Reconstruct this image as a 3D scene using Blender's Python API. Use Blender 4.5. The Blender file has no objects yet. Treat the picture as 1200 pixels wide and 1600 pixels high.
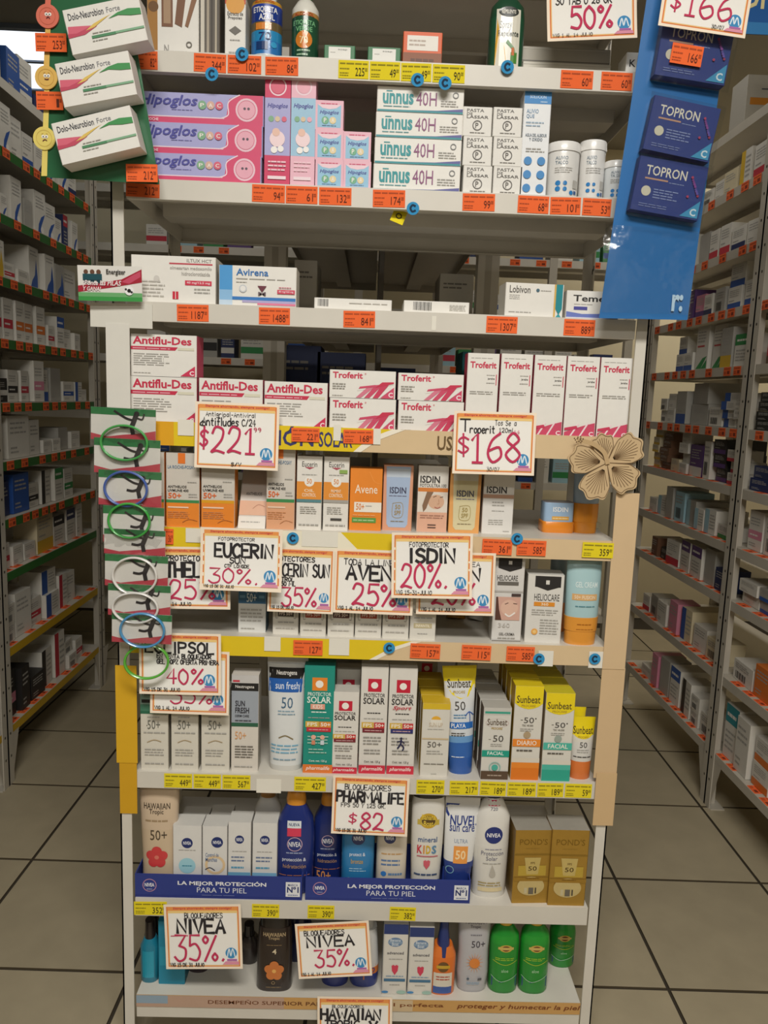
import bpy, bmesh, math, random
from mathutils import Vector, Matrix
# ------------------------------------------------------------------ camera, world, lights, exposure
SC = bpy.context.scene
COL = SC.collection
F_PX, PIT, ROL, YAW = 1197.96, 0.1472, 0.036, 0.0213
CAM = Vector((-0.0158, -1.4647, 1.40))
cp, sp, cy, sy = math.cos(PIT), math.sin(PIT), math.cos(YAW), math.sin(YAW)
FW = Vector((sy*cp, cy*cp, -sp)); R0 = Vector((cy, -sy, 0)); U0 = R0.cross(FW)
RT = math.cos(ROL)*R0 + math.sin(ROL)*U0
UP = -math.sin(ROL)*R0 + math.cos(ROL)*U0
cd = bpy.data.cameras.new('camera'); cam = bpy.data.objects.new('camera', cd); COL.objects.link(cam)
cd.sensor_fit = 'HORIZONTAL'; cd.sensor_width = 36; cd.lens = F_PX/1200*36; cd.clip_start = .02
M = Matrix((RT, UP, -FW)).transposed().to_4x4(); M.translation = CAM; cam.matrix_world = M
SC.camera = cam
w = bpy.data.worlds.new('world'); SC.world = w; w.use_nodes = True
w.node_tree.nodes['Background'].inputs[0].default_value = (1.0, .93, .82, 1)
w.node_tree.nodes['Background'].inputs[1].default_value = .06
SC.view_settings.view_transform = 'Standard'; SC.view_settings.look = 'None'
SC.view_settings.gamma = 1; SC.view_settings.use_curve_mapping = False
SC.view_settings.exposure = 0.12
def area(name, loc, sx, sy_, power, col=(1, .965, .90), rot=(0, 0, 0)):
    l = bpy.data.lights.new(name, 'AREA'); l.shape = 'RECTANGLE'; l.size = sx; l.size_y = sy_
    l.energy = power; l.color = col
    o = bpy.data.objects.new(name, l); o.location = loc; o.rotation_euler = rot; COL.objects.link(o)
# fluorescent ceiling fittings: one over the aisle in front of the display, others over the side aisles
area('ceiling_lamp_front', (0.1, -1.8, 2.93), 1.2, .5, 66)
area('ceiling_lamp_behind', (0.1, -3.5, 2.93), 1.2, .5, 42)
area('ceiling_lamp_aisle_l', (-.85, 1.5, 2.93), .3, 1.2, 3.2)
area('ceiling_lamp_aisle_r', (.85, 1.5, 2.93), .3, 1.2, 3.2)
area('ceiling_lamp_far_r', (2.1, 2.5, 2.93), .3, 1.2, 16)
# ------------------------------------------------------------------ pixel -> place on a plane (1200x1600 frame)
def ray(x, y): return FW + RT*((x-600)/F_PX) - UP*((y-800)/F_PX)
def onY(x, y, Y): r = ray(x, y); return CAM + r*((Y-CAM.y)/r.y)
def onZ(x, y, Z): r = ray(x, y); return CAM + r*((Z-CAM.z)/r.z)
def onX(x, y, X): r = ray(x, y); return CAM + r*((X-CAM.x)/r.x)
def pix(p):
    d = Vector(p)-CAM; z = d.dot(FW)
    return 600+F_PX*d.dot(RT)/z, 800-F_PX*d.dot(UP)/z
rnd = random.Random(7)
# ------------------------------------------------------------------ colours and materials
def hx(c):
    if not isinstance(c, str): return c
    out = []
    for i in (0, 2, 4):
        s = int(c[i:i+2], 16)/255
        out.append(s/12.92 if s <= .04045 else ((s+.055)/1.055)**2.4)
    return (*out, 1)
def newmat(name):
    m = bpy.data.materials.new(name); m.use_nodes = True
    return m, m.node_tree, m.node_tree.nodes['Principled BSDF']
def vcmat(name, rough, metal=0, coat=0, grain=.05, scale=60, bump=0, sub=0):
    m, t, b = newmat(name); N = t.nodes
    a = N.new('ShaderNodeVertexColor'); a.layer_name = 'Col'
    n = N.new('ShaderNodeTexNoise'); n.inputs['Scale'].default_value = scale; n.inputs['Detail'].default_value = 3
    tc = N.new('ShaderNodeTexCoord'); t.links.new(tc.outputs['Object'], n.inputs['Vector'])
    mr = N.new('ShaderNodeMapRange'); mr.inputs[3].default_value = 1-grain; mr.inputs[4].default_value = 1+grain
    t.links.new(n.outputs[0], mr.inputs[0])
    mx = N.new('ShaderNodeMix'); mx.data_type = 'RGBA'; mx.blend_type = 'MULTIPLY'; mx.inputs[0].default_value = 1
    t.links.new(a.outputs[0], mx.inputs[6]); t.links.new(mr.outputs[0], mx.inputs[7])
    t.links.new(mx.outputs[2], b.inputs['Base Color'])
    b.inputs['Roughness'].default_value = rough; b.inputs['Metallic'].default_value = metal
    b.inputs['Coat Weight'].default_value = coat
    if bump:
        bp = N.new('ShaderNodeBump'); bp.inputs['Strength'].default_value = bump; bp.inputs['Distance'].default_value = .002
        t.links.new(n.outputs[0], bp.inputs['Height']); t.links.new(bp.outputs[0], b.inputs['Normal'])
    return m
CARD = vcmat('printed_carton', .5, grain=.04)
GLOSS = vcmat('glossy_plastic', .28, coat=.2, grain=.03)
PAPER = vcmat('paper', .85, grain=.04, scale=30)
FOIL = vcmat('metallic_carton', .34, metal=.45, grain=.08)
STEEL = vcmat('painted_steel', .42, grain=.07, scale=14, bump=.05)
TILE = vcmat('ceramic_tile', .38, grain=.16, scale=9, bump=.03)
PLAST = vcmat('wall_paint', .8, grain=.06, scale=5)
def filmmat(name, tint, gl):
    m = bpy.data.materials.new(name); m.use_nodes = True; t = m.node_tree; N = t.nodes
    for n in list(N): N.remove(n)
    o = N.new('ShaderNodeOutputMaterial'); mx = N.new('ShaderNodeMixShader')
    tr = N.new('ShaderNodeBsdfTransparent'); tr.inputs[0].default_value = tint
    g = N.new('ShaderNodeBsdfGlossy'); g.inputs['Roughness'].default_value = .12
    nz = N.new('ShaderNodeTexNoise'); nz.inputs['Scale'].default_value = 26; nz.inputs['Detail'].default_value = 2
    tc = N.new('ShaderNodeTexCoord'); t.links.new(tc.outputs['Object'], nz.inputs[0])
    bp = N.new('ShaderNodeBump'); bp.inputs['Strength'].default_value = .5; bp.inputs['Distance'].default_value = .006
    t.links.new(nz.outputs[0], bp.inputs['Height']); t.links.new(bp.outputs[0], g.inputs['Normal'])
    mx.inputs[0].default_value = gl
    t.links.new(tr.outputs[0], mx.inputs[1]); t.links.new(g.outputs[0], mx.inputs[2]); t.links.new(mx.outputs[0], o.inputs[0])
    return m
FILM = filmmat('clear_film', (.96, .97, .97, 1), .08)
BAG = filmmat('crinkled_bag', (.98, .98, .98, 1), .13)
# ------------------------------------------------------------------ mesh collector
class MB:
    def __init__(s): s.v = []; s.f = []; s.c = []; s.sm = []
    def face(s, pts, c, sm=False):
        k = len(s.v); s.v += [tuple(p) for p in pts]; s.f.append(tuple(range(k, k+len(pts)))); s.c.append(hx(c)); s.sm.append(sm)
    def poly(s, vs, fs, c, sm=False):
        k = len(s.v); s.v += [tuple(p) for p in vs]; c = hx(c)
        for f in fs: s.f.append(tuple(i+k for i in f)); s.c.append(c); s.sm.append(sm)
    def box(s, x0, x1, y0, y1, z0, z1, c, front=None, left=None, right=None, top=None, bottom=None, back=None):
        k = len(s.v)
        s.v += [(x0, y0, z0), (x1, y0, z0), (x1, y1, z0), (x0, y1, z0), (x0, y0, z1), (x1, y0, z1), (x1, y1, z1), (x0, y1, z1)]
        for f, q in (((0, 1, 5, 4), front), ((1, 2, 6, 5), right), ((2, 3, 7, 6), back), ((3, 0, 4, 7), left), ((4, 5, 6, 7), top), ((3, 2, 1, 0), bottom)):
            s.f.append(tuple(i+k for i in f)); s.c.append(hx(q or c)); s.sm.append(False)
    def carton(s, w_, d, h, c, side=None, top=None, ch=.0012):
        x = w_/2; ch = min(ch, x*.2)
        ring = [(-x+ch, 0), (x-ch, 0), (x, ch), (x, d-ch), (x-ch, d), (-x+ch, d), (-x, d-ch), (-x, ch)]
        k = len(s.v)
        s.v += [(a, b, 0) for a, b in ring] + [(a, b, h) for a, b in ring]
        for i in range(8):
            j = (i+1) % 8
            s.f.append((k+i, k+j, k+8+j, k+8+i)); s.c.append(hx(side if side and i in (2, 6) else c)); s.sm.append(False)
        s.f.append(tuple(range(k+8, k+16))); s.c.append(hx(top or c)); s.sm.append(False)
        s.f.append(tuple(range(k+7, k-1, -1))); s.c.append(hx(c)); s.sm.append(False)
    def loft(s, rings, n=24, capb=True, capt=True):
        # rings: (z, a, b, yc, exponent, colour)
        k = len(s.v)
        for z, a, b, yc, e, c in rings:
            for i in range(n):
                t = 2*math.pi*i/n; ct, st = math.cos(t), math.sin(t)
                s.v.append((a*math.copysign(abs(ct)**(2/e), ct), yc+b*math.copysign(abs(st)**(2/e), st), z))
        for r in range(len(rings)-1):
            c = hx(rings[r][5])
            for i in range(n):
                j = (i+1) % n
                s.f.append((k+r*n+i, k+r*n+j, k+r*n+n+j, k+r*n+n+i)); s.c.append(c); s.sm.append(True)
        if capb: s.f.append(tuple(range(k+n-1, k-1, -1))); s.c.append(hx(rings[0][5])); s.sm.append(False)
        if capt: q = k+(len(rings)-1)*n; s.f.append(tuple(range(q, q+n))); s.c.append(hx(rings[-1][5])); s.sm.append(False)
    def ring(s, cx, cz, y, ra, rb, rad, c, n=40, m=8, squash=1.0):
        k = len(s.v)
        for i in range(n):
            t = 2*math.pi*i/n; ux, uz = math.cos(t), math.sin(t)
            for j in range(m):
                p = 2*math.pi*j/m; q = rad*math.cos(p)
                s.v.append((cx+ux*(ra+q), y+rad*squash*math.sin(p), cz+uz*(rb+q)))
        for i in range(n):
            for j in range(m):
                a, b = i, (i+1) % n; e, g = j, (j+1) % m
                s.f.append((k+a*m+e, k+a*m+g, k+b*m+g, k+b*m+e)); s.c.append(hx(c)); s.sm.append(True)
    def data(s, name, mat):
        me = bpy.data.meshes.new(name); me.from_pydata(s.v, [], s.f); me.materials.append(mat)
        at = me.color_attributes.new('Col', 'FLOAT_COLOR', 'CORNER'); buf = []
        for f, c in zip(s.f, s.c): buf += list(c)*len(f)
        at.data.foreach_set('color', buf)
        me.polygons.foreach_set('use_smooth', s.sm)
        me.update()
        if any(s.sm): me.set_sharp_from_angle(angle=.7)
        return me
    def build(s, name, mat, parent=None, loc=None, rot=None):
        o = bpy.data.objects.new(name, s.data(name, mat)); COL.objects.link(o)
        if parent: o.parent = parent
        if loc is not None: o.location = loc
        if rot is not None: o.rotation_euler = rot
        return o
def tag(o, label, cat, group=None, kind=None):
    if label: o['label'] = label
    if cat: o['category'] = cat
    if group: o['group'] = group
    if kind: o['kind'] = kind
    return o
def empty(name, loc, rot=(0, 0, 0)):
    o = bpy.data.objects.new(name, None); COL.objects.link(o); o.location = loc; o.rotation_euler = rot
    o.empty_display_size = .02
    return o
def dup(o, loc, label=None, rot=None, parent=None):
    c = o.copy(); COL.objects.link(c); c.location = loc; c.parent = parent
    if rot is not None: c.rotation_euler = rot
    if label: c['label'] = label
    for ch in o.children:
        e = ch.copy(); COL.objects.link(e); e.parent = c
    return c
# ------------------------------------------------------------------ print: a small layout language on a face
_tc = {}
_cu = bpy.data.curves.new('lettering', 'FONT'); _to = bpy.data.objects.new('lettering', _cu); _cu.resolution_u = 2
def text_geo(s, bold, shear):
    k = (s, bold, shear)
    if k not in _tc:
        _cu.body = s; _cu.offset = bold; _cu.shear = shear
        me = bpy.data.meshes.new_from_object(_to)
        vs = [(v.co.x, v.co.y) for v in me.vertices]; fs = [tuple(p.vertices) for p in me.polygons]
        bpy.data.meshes.remove(me)
        x0 = min(v[0] for v in vs); x1 = max(v[0] for v in vs); y0 = min(v[1] for v in vs); y1 = max(v[1] for v in vs)
        _tc[k] = ([((x-x0)/(x1-x0), (y-y0)/(y1-y0)) for x, y in vs], fs)
    return _tc[k]
def T(s, u0, v0, u1, v1, c='222222', b=.012, sh=0): return ('T', s, u0, v0, u1, v1, c, b, sh)
def R(u0, v0, u1, v1, c): return ('R', u0, v0, u1, v1, c)
def L(u0, v0, u1, v1, n, c='a9a6a0'): return ('L', u0, v0, u1, v1, n, c)
def O(u, v, r, c, inner=0, sq=1): return ('O', u, v, r, c, inner, sq)
def G(pts, c): return ('G', pts, c)
def H(s, u0, v0, u1, v1, c, wt=.11): return ('H', s, u0, v0, u1, v1, c, wt)
def S(pts, wt, c): return ('S', pts, wt, c)      # stroke along points, width as share of the face width
GLY = {k: v for k, v in [x.split('=') for x in '''A=0,0 .5,1 1,0|.2,.36 .8,.36
B=0,0 0,1|~0,1 .8,.92 .75,.6 0,.52|~0,.52 1,.42 .92,.06 0,0
C=~1,.85 .6,1 .1,.75 .05,.3 .5,0 1,.15
D=0,0 0,1|~0,1 .8,.85 1,.5 .8,.12 0,0
E=1,1 0,1 0,0 1,0|0,.52 .8,.52
F=1,1 0,1 0,0|0,.52 .8,.52
G=~1,.85 .6,1 .1,.75 .05,.3 .5,0 .95,.2 1,.45 .6,.45
H=0,0 0,1|1,0 1,1|0,.5 1,.5
I=.5,0 .5,1
J=~.9,1 .9,.3 .5,0 .1,.2
K=0,0 0,1|1,1 0,.45 1,0
L=0,1 0,0 .9,0
M=0,0 .1,1 .5,.35 .9,1 1,0
N=0,0 0,1 1,0 1,1
O=~.5,1 .05,.7 .1,.2 .5,0 .95,.3 .9,.8 .5,1
P=0,0 0,1|~0,1 .9,.92 .85,.55 0,.48
Q=~.5,1 .05,.7 .1,.2 .5,0 .95,.3 .9,.8 .5,1|.6,.25 1,-.05
R=0,0 0,1|~0,1 .9,.92 .85,.58 0,.5|.3,.5 1,0
S=~.95,.85 .5,1 .1,.8 .3,.58 .8,.45 .95,.2 .5,0 .05,.15
T=0,1 1,1|.5,1 .5,0
U=~0,1 .02,.3 .3,0 .75,.03 .98,.35 1,1
V=0,1 .5,0 1,1
W=0,1 .25,0 .5,.7 .75,0 1,1
X=0,0 1,1|0,1 1,0
Y=0,1 .5,.5 1,1|.5,.5 .4,0
Z=0,1 1,1 0,0 1,0
a=~.9,.55 .5,.65 .1,.4 .2,.05 .6,.05 .9,.4|.9,.65 .9,0
b=0,1 0,0|~0,.5 .5,.62 .95,.35 .6,0 0,.1
d=1,1 1,0|~1,.5 .5,.62 .05,.35 .4,0 1,.1
e=~.1,.35 .9,.4 .7,.65 .2,.55 .1,.2 .5,0 .95,.12
f=~.9,.95 .5,1 .4,.7 .4,0|.1,.55 .8,.55
g=~.9,.5 .5,.62 .1,.4 .4,.1 .9,.3|~.9,.6 .9,-.2 .5,-.35 .1,-.2
i=.5,.6 .5,0|.5,.82 .5,.9
l=.5,1 .5,0
m=0,.6 0,0|~0,.4 .3,.62 .5,.4 .5,0|~.5,.4 .8,.62 1,.4 1,0
n=0,.6 0,0|~0,.4 .5,.65 .95,.4 .95,0
o=~.5,.62 .05,.4 .3,0 .8,.05 .9,.45 .5,.62
p=0,.6 0,-.35|~0,.5 .5,.65 .95,.35 .6,0 0,.1
r=0,.6 0,0|~0,.35 .4,.62 .9,.55
s=~.9,.55 .4,.65 .2,.45 .8,.22 .5,0 .05,.08
t=.45,.9 .45,.05 .8,0|.1,.6 .85,.6
u=~0,.6 .05,.15 .4,0 .9,.25|.9,.6 .9,0
v=0,.6 .5,0 1,.6
y=0,.6 .5,.05|1,.6 .3,-.35
0=~.5,1 .1,.75 .05,.3 .5,0 .9,.25 .95,.7 .5,1
1=.1,.78 .55,1 .55,0|.15,0 .95,0
2=~.05,.75 .3,1 .85,.9 .8,.55 .4,.25 0,.02 .4,.08 1,0
3=.05,1 .95,1 .4,.58|~.4,.58 .95,.45 .9,.1 .4,-.02 0,.15
4=.7,0 .7,1 0,.35 1,.35
5=.95,1 .15,1 .1,.58|~.1,.58 .6,.66 .98,.35 .7,.02 .05,.08
6=~.85,1 .3,.75 .05,.3 .4,0 .95,.2 .8,.52 .15,.4
7=0,1 1,1 .35,0
8=~.5,.55 .1,.75 .5,1 .9,.78 .5,.55 .02,.25 .5,0 .98,.25 .5,.55
9=~.9,.6 .4,.5 .1,.75 .5,1 .9,.75 .85,.3 .5,0
%=.95,1 .1,0|~.2,.98 .02,.85 .2,.7 .38,.85 .2,.98|~.82,.3 .64,.16 .82,.02 1,.16 .82,.3
$=~.95,.8 .5,.92 .1,.72 .5,.5 .92,.3 .5,.08 .05,.2|.5,1.1 .5,-.1
.=.4,0 .6,.06
,=.5,.06 .4,-.14
/=.9,1 .1,0
-=.15,.45 .85,.45
:=.5,.6 .5,.7|.5,.1 .5,.2'''.split('\n')]}
def smooth(p, k=4):
    out = []
    for i in range(len(p)-1):
        a, b, c, d = p[max(i-1, 0)], p[i], p[i+1], p[min(i+2, len(p)-1)]
        for j in range(k):
            t = j/k; t2 = t*t; t3 = t2*t
            out.append(tuple(.5*(2*b[q]+(c[q]-a[q])*t+(2*a[q]-5*b[q]+4*c[q]-d[q])*t2+(3*b[q]-a[q]-3*c[q]+d[q])*t3) for q in (0, 1)))
    return out+[p[-1]]
def ribbon(p, hw):
    vs, fs = [], []
    for i in range(len(p)):
        a = p[max(i-1, 0)]; b = p[min(i+1, len(p)-1)]
        dx, dy = b[0]-a[0], b[1]-a[1]; l = math.hypot(dx, dy) or 1
        nx, ny = -dy/l*hw, dx/l*hw
        x, y = p[i]
        if i == 0: x -= dx/l*hw*.6; y -= dy/l*hw*.6
        if i == len(p)-1: x += dx/l*hw*.6; y += dy/l*hw*.6
        vs += [(x-nx, y-ny), (x+nx, y+ny)]
    for i in range(len(p)-1): fs.append((2*i, 2*i+2, 2*i+3, 2*i+1))
    return vs, fs
def lay(mb, spec, w_, h, surf=None, y0=0.0, flip=False):
    """Print of `spec` on the front of a w_ x h face (u,v run 0..1); surf(x,z) gives the y of a curved front."""
    lr = random.Random(len(spec)*31+int(w_*1e4))
    def put(vs, fs, c, lay_):
        off = .00035+.00013*lay_
        out = []
        for u, v in vs:
            x, z = (u-.5)*w_, v*h
            out.append((x, (surf(x, z) if surf else y0)-off, z))
        mb.poly(out, fs, c)
    def rect(u0, v0, u1, v1, c, k):
        if surf:
            nx, nz = max(1, int(8*(u1-u0)+1)), max(1, int((v1-v0)*h/.012))
        else: nx = nz = 1
        vs = [(u0+(u1-u0)*i/nx, v0+(v1-v0)*j/nz) for j in range(nz+1) for i in range(nx+1)]
        fs = [(j*(nx+1)+i, j*(nx+1)+i+1, (j+1)*(nx+1)+i+1, (j+1)*(nx+1)+i) for j in range(nz) for i in range(nx)]
        put(vs, fs, c, k)
    for k, q in enumerate(spec):
        t = q[0]
        if t == 'R': rect(*q[1:5], q[5], k)
        elif t == 'T':
            vs, fs = text_geo(q[1], q[7], q[8]); u0, v0, u1, v1 = q[2:6]
            put([(u0+(u1-u0)*a, v0+(v1-v0)*b) for a, b in vs], fs, q[6], k)
        elif t == 'L':
            u0, v0, u1, v1, n, c = q[1:]
            for i in range(n):
                za = v1-(v1-v0)*(i+.75)/n; zb = za+(v1-v0)/n*.4; x = u0
                end = u1-(u1-u0)*lr.choice((0, .08, .2, .05)) if n > 1 else u1
                while x < end-1e-6:
                    e = min(end, x+(u1-u0)*lr.uniform(.13, .34)); rect(x, za, e, zb, c, k); x = e+(u1-u0)*.035
        elif t == 'O':
            u, v, r, c, inner, sq = q[1:]; n = 24; ry = r*w_/h*sq
            if inner:
                vs = []
                for i in range(n):
                    a = 2*math.pi*i/n; vs += [(u+r*math.cos(a), v+ry*math.sin(a)), (u+r*inner*math.cos(a), v+ry*inner*math.sin(a))]
                put(vs, [(2*i, 2*((i+1) % n), 2*((i+1) % n)+1, 2*i+1) for i in range(n)], c, k)
            elif surf:
                vs = [(u, v)]+[(u+r*f*math.cos(2*math.pi*i/n), v+ry*f*math.sin(2*math.pi*i/n)) for f in (.5, 1) for i in range(n)]
                put(vs, [(0, 1+i, 1+(i+1) % n) for i in range(n)]+[(1+i, 1+n+i, 1+n+(i+1) % n, 1+(i+1) % n) for i in range(n)], c, k)
            else:
                put([(u+r*math.cos(2*math.pi*i/n), v+ry*math.sin(2*math.pi*i/n)) for i in range(n)], [tuple(range(n))], c, k)
        elif t == 'G': put(q[1], [tuple(range(len(q[1])))], q[2], k)
        elif t == 'S':
            asp = w_/h; p = smooth([(a, b/asp) for a, b in q[1]], 5); vs, fs = ribbon(p, q[2]/2)
            put([(a, b*asp) for a, b in vs], fs, q[3], k)
        elif t == 'H':
            s, u0, v0, u1, v1, c, wt = q[1:]
            ht = (v1-v0)*h; adv = []; x = 0
            for ch in s:
                gw = {' ': .45, 'I': .3, 'i': .3, 'l': .3, '.': .3, ',': .3, '1': .6, 'M': 1.1, 'W': 1.1, '%': .9, ':': .3}.get(ch, .72)
                adv.append((x, gw)); x += gw+.2
            tot = x-.2; sx = (u1-u0)*w_/tot
            for (gx, gw), ch in zip(adv, s):
                if ch not in GLY: continue
                jy = lr.uniform(-.03, .03); js = lr.uniform(-.05, .05)
                for st in GLY[ch].split('|'):
                    sm_ = st[0] == '~'
                    p = [tuple(map(float, z.split(','))) for z in st.lstrip('~').split()]
                    if sm_: p = smooth(p)
                    p = [((gx+a*gw+js*b)*sx, (b+jy)*ht) for a, b in p]
                    vs, fs = ribbon(p, wt*ht/2)
                    put([(u0+a/w_, v0+b/h) for a, b in vs], fs, c, k)
# ------------------------------------------------------------------ makers
LIP = dict(A=1.958, B=1.742, C=1.526, D=1.301, E=1.1045, F=.890, G=.601, H=.316, I=.080)
LIPH = dict(H=.040, I=.053)
DECK = {k: v+LIPH.get(k, .035) for k, v in LIP.items()}
def place(row, xl, xr, yt, yb=None, base=None, Y=None):
    z = DECK[row] if base is None else base
    xm = (xl+xr)/2
    if Y is None:
        Y = .012
        if yb is not None and z < 1.2: Y = min(max(onZ(xm, yb, z).y, .006), .33)
    b = onY(xm, 800, Y); yb_ = pix((b.x, Y, z))[1]; ym = (yt+yb_)/2
    a, c = onY(xl, ym, Y), onY(xr, ym, Y); t = onY(xm, yt, Y)
    return ((a.x+c.x)/2, Y, z, (c.x-a.x)*.985, t.z-z)
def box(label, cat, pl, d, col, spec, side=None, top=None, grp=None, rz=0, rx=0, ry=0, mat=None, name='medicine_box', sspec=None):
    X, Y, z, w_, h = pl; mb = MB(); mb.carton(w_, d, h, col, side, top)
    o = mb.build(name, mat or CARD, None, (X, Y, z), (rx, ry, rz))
    tag(o, label, cat, grp)
    if spec:
        p = MB(); lay(p, spec, w_*.985, h); p.build('front_print', mat or CARD, o)
    if sspec:   # print on the side facing left (-x)
        p = MB(); lay(p, sspec, d*.97, h)
        e = p.build('side_print', mat or CARD, o); e.rotation_euler = (0, 0, -math.pi/2); e.location = (-w_/2, d/2, 0)
    o['t'] = z+h
    return o
def top_of(o): return o['t']
def interp(rings, z):
    if z <= rings[0][0]: return rings[0]
    for a, b in zip(rings, rings[1:]):
        if a[0] <= z <= b[0] and b[0] > a[0]:
            f = (z-a[0])/(b[0]-a[0]); return tuple(a[i]+(b[i]-a[i])*f for i in range(5))
    return rings[-1]
def bottle(label, cat, pl, d, parts, spec, name='sunscreen_bottle', grp=None, mat=None, rot=(0, 0, 0), pspan=None):
    """parts: (part name, exponent, [(v, half-width share, half-depth share, colour), ...]); the first one carries the print."""
    X, Y, z, w_, h = pl; root = empty(name, (X, Y, z), rot); tag(root, label, cat, grp)
    first = None
    for nm, e, prof in parts:
        rings = [(v*h, a*w_/2, b*d/2, d/2, e, c) for v, a, b, c in prof]
        mb = MB(); mb.loft(rings); o = mb.build(nm, mat or GLOSS, root)
        if first is None: first = (rings, o, e)
    if spec:
        rings, o, e = first
        def surf(x, zz):
            r = interp(rings, zz); q = min(abs(x)/max(r[1], 1e-4), .985)
            return r[3]-r[2]*(1-q**e)**(1/e)
        p = MB(); lay(p, spec, w_, h, surf); p.build('label_print', mat or GLOSS, root)
    root['t'] = z+h
    return root
# ------------------------------------------------------------------ room
def slab(name, a, b, c, mat=PLAST):
    mb = MB(); mb.box(a[0], b[0], a[1], b[1], a[2], b[2], c); return tag(mb.build(name, mat), None, None, None, 'structure')
FL = slab('floor', (-3.0, -4.6, -.06), (3.0, 3.6, -.004), '3a3226')
tag(FL, 'beige square ceramic floor tiles with dark grout joints', None)
TS, ROT, OX, OY = .4363, -.0153, -.9933, .213
ca, sa = math.cos(ROT), math.sin(ROT)
tme = []
for s in range(6):
    g = TS/2-.0038; ch = .0008; k = .93+.03*s
    mb = MB(); base = tuple(q*k for q in hx('a89c82')[:3])+(1,)
    vs = [(sx*g, sy_*g, -.004) for sx, sy_ in ((-1, -1), (1, -1), (1, 1), (-1, 1))]+[(sx*(g-ch), sy_*(g-ch), 0) for sx, sy_ in ((-1, -1), (1, -1), (1, 1), (-1, 1))]
    mb.poly(vs, [(4, 5, 6, 7)], base); mb.poly(vs, [(0, 1, 5, 4), (1, 2, 6, 5), (2, 3, 7, 6), (3, 0, 4, 7)], '4f4534')
    tme.append(mb.data('floor_tile', TILE))
for i in range(-4, 10):
    for j in range(-5, 7):
        u, v = OX+(i+.5)*TS, OY+(j+.5)*TS
        x, y = u*ca-v*sa, u*sa+v*ca
        if abs(x) > 2.75 or y > 3.35 or y < -1.6: continue
        o = bpy.data.objects.new('floor_tile', tme[rnd.randrange(6)]); COL.objects.link(o)
        o.location = (x, y, 0); o.rotation_euler = (0, 0, ROT); o.parent = FL
slab('ceiling', (-3.0, -4.6, 2.96), (3.0, 3.6, 3.02), '8a8477')
slab('wall_back', (-3.0, 3.5, 0), (3.0, 3.6, 2.96), 'dccfae')
slab('wall_left', (-3.0, -4.6, 0), (-2.9, 3.5, 2.96), 'a9a598')
slab('wall_right', (2.9, -4.6, 0), (3.0, 3.5, 2.96), 'e0d3b4')
slab('wall_front', (-2.9, -4.6, 0), (2.9, -4.5, 2.96), '8f897c')
# ------------------------------------------------------------------ shelf units
WH, WH2 = 'd3cec3', 'bfb8aa'
def post(mb, x, y, sx, sy_, h, c=WH, leg=.034, t=.003, hole=True):
    # slotted angle post: two plates meeting at the outer corner (x,y); sx, sy_ point inwards
    a, b = sorted((x, x+sx*leg)); mb.box(a, b, *sorted((y, y+sy_*t)), 0, h, c)
    a, b = sorted((y, y+sy_*leg)); mb.box(*sorted((x, x+sx*t)), a, b, 0, h, c)
    if hole:
        for i in range(int(h/.055)):
            z = .05+i*.055
            xa = x+sx*t*1.15
            for yy in (.012, .022):
                mb.box(*sorted((xa, xa+sx*.0002)), *sorted((y+sy_*yy, y+sy_*(yy+.006))), z+yy*.6, z+yy*.6+.012, '2b2721')
def tray_shelf(x0, x1, y0, y1, zb, c=WH, lipc=None, parent=None, lip=.035, axis='y', under=None):
    """pressed-steel shelf: deck plate with turned-down lips on all four sides and stiffening ribs below; zb = bottom of lip"""
    t = .0018; zt = zb+lip; mb = MB(); lc = lipc or c
    mb.box(x0, x1, y0, y1, zt-t, zt, c)
    mb.box(x0, x1, y0, y0+t, zb, zt-t, c, front=lc if axis == 'y' else None)
    mb.box(x0, x1, y1-t, y1, zb, zt-t, c)
    mb.box(x0, x0+t, y0+t, y1-t, zb, zt-t, c, left=lc if axis == '-x' else None)
    mb.box(x1-t, x1, y0+t, y1-t, zb, zt-t, c, right=lc if axis == 'x' else None)
    if axis == 'y':
        mb.box(x0+t, x1-t, y0+t, y0+.014, zb, zb+t, c)
        mb.box(x0+t, x1-t, y1-.014, y1-t, zb, zb+t, c)
        ym = (y0+y1)/2; mb.box(x0+.02, x1-.02, ym-.03, ym+.03, zb+.008, zt-t, c)
    else:
        xm = (x0+x1)/2; mb.box(xm-.03, xm+.03, y0+.02, y1-.02, zb+.008, zt-t, c)
    return mb.build('shelf', STEEL, parent)
def price_tag(shelf, x, z, col, num, y=-.0012, w_=.058, h=.030, roll=0):
    mb = MB(); mb.box(-w_/2, w_/2, 0, .0006, 0, h, col)
    dk = 'b04a22' if col != YEL else '8f8418'
    lay(mb, [L(.05, .72, .95, .93, 1, dk), L(.05, .45, .36, .62, 1, dk), L(.05, .1, .34, .36, 2, dk), T(num, .86-.1*len(num), .14, .86, .6, '5a2412' if col != YEL else '2a2510', .0), T('00', .875, .4, .955, .6, '5a2412' if col != YEL else '2a2510', 0)], w_, h)
    o = mb.build('price_tag', PAPER, shelf, (x, y-.0006, z), (0, roll, 0)); return o
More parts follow.
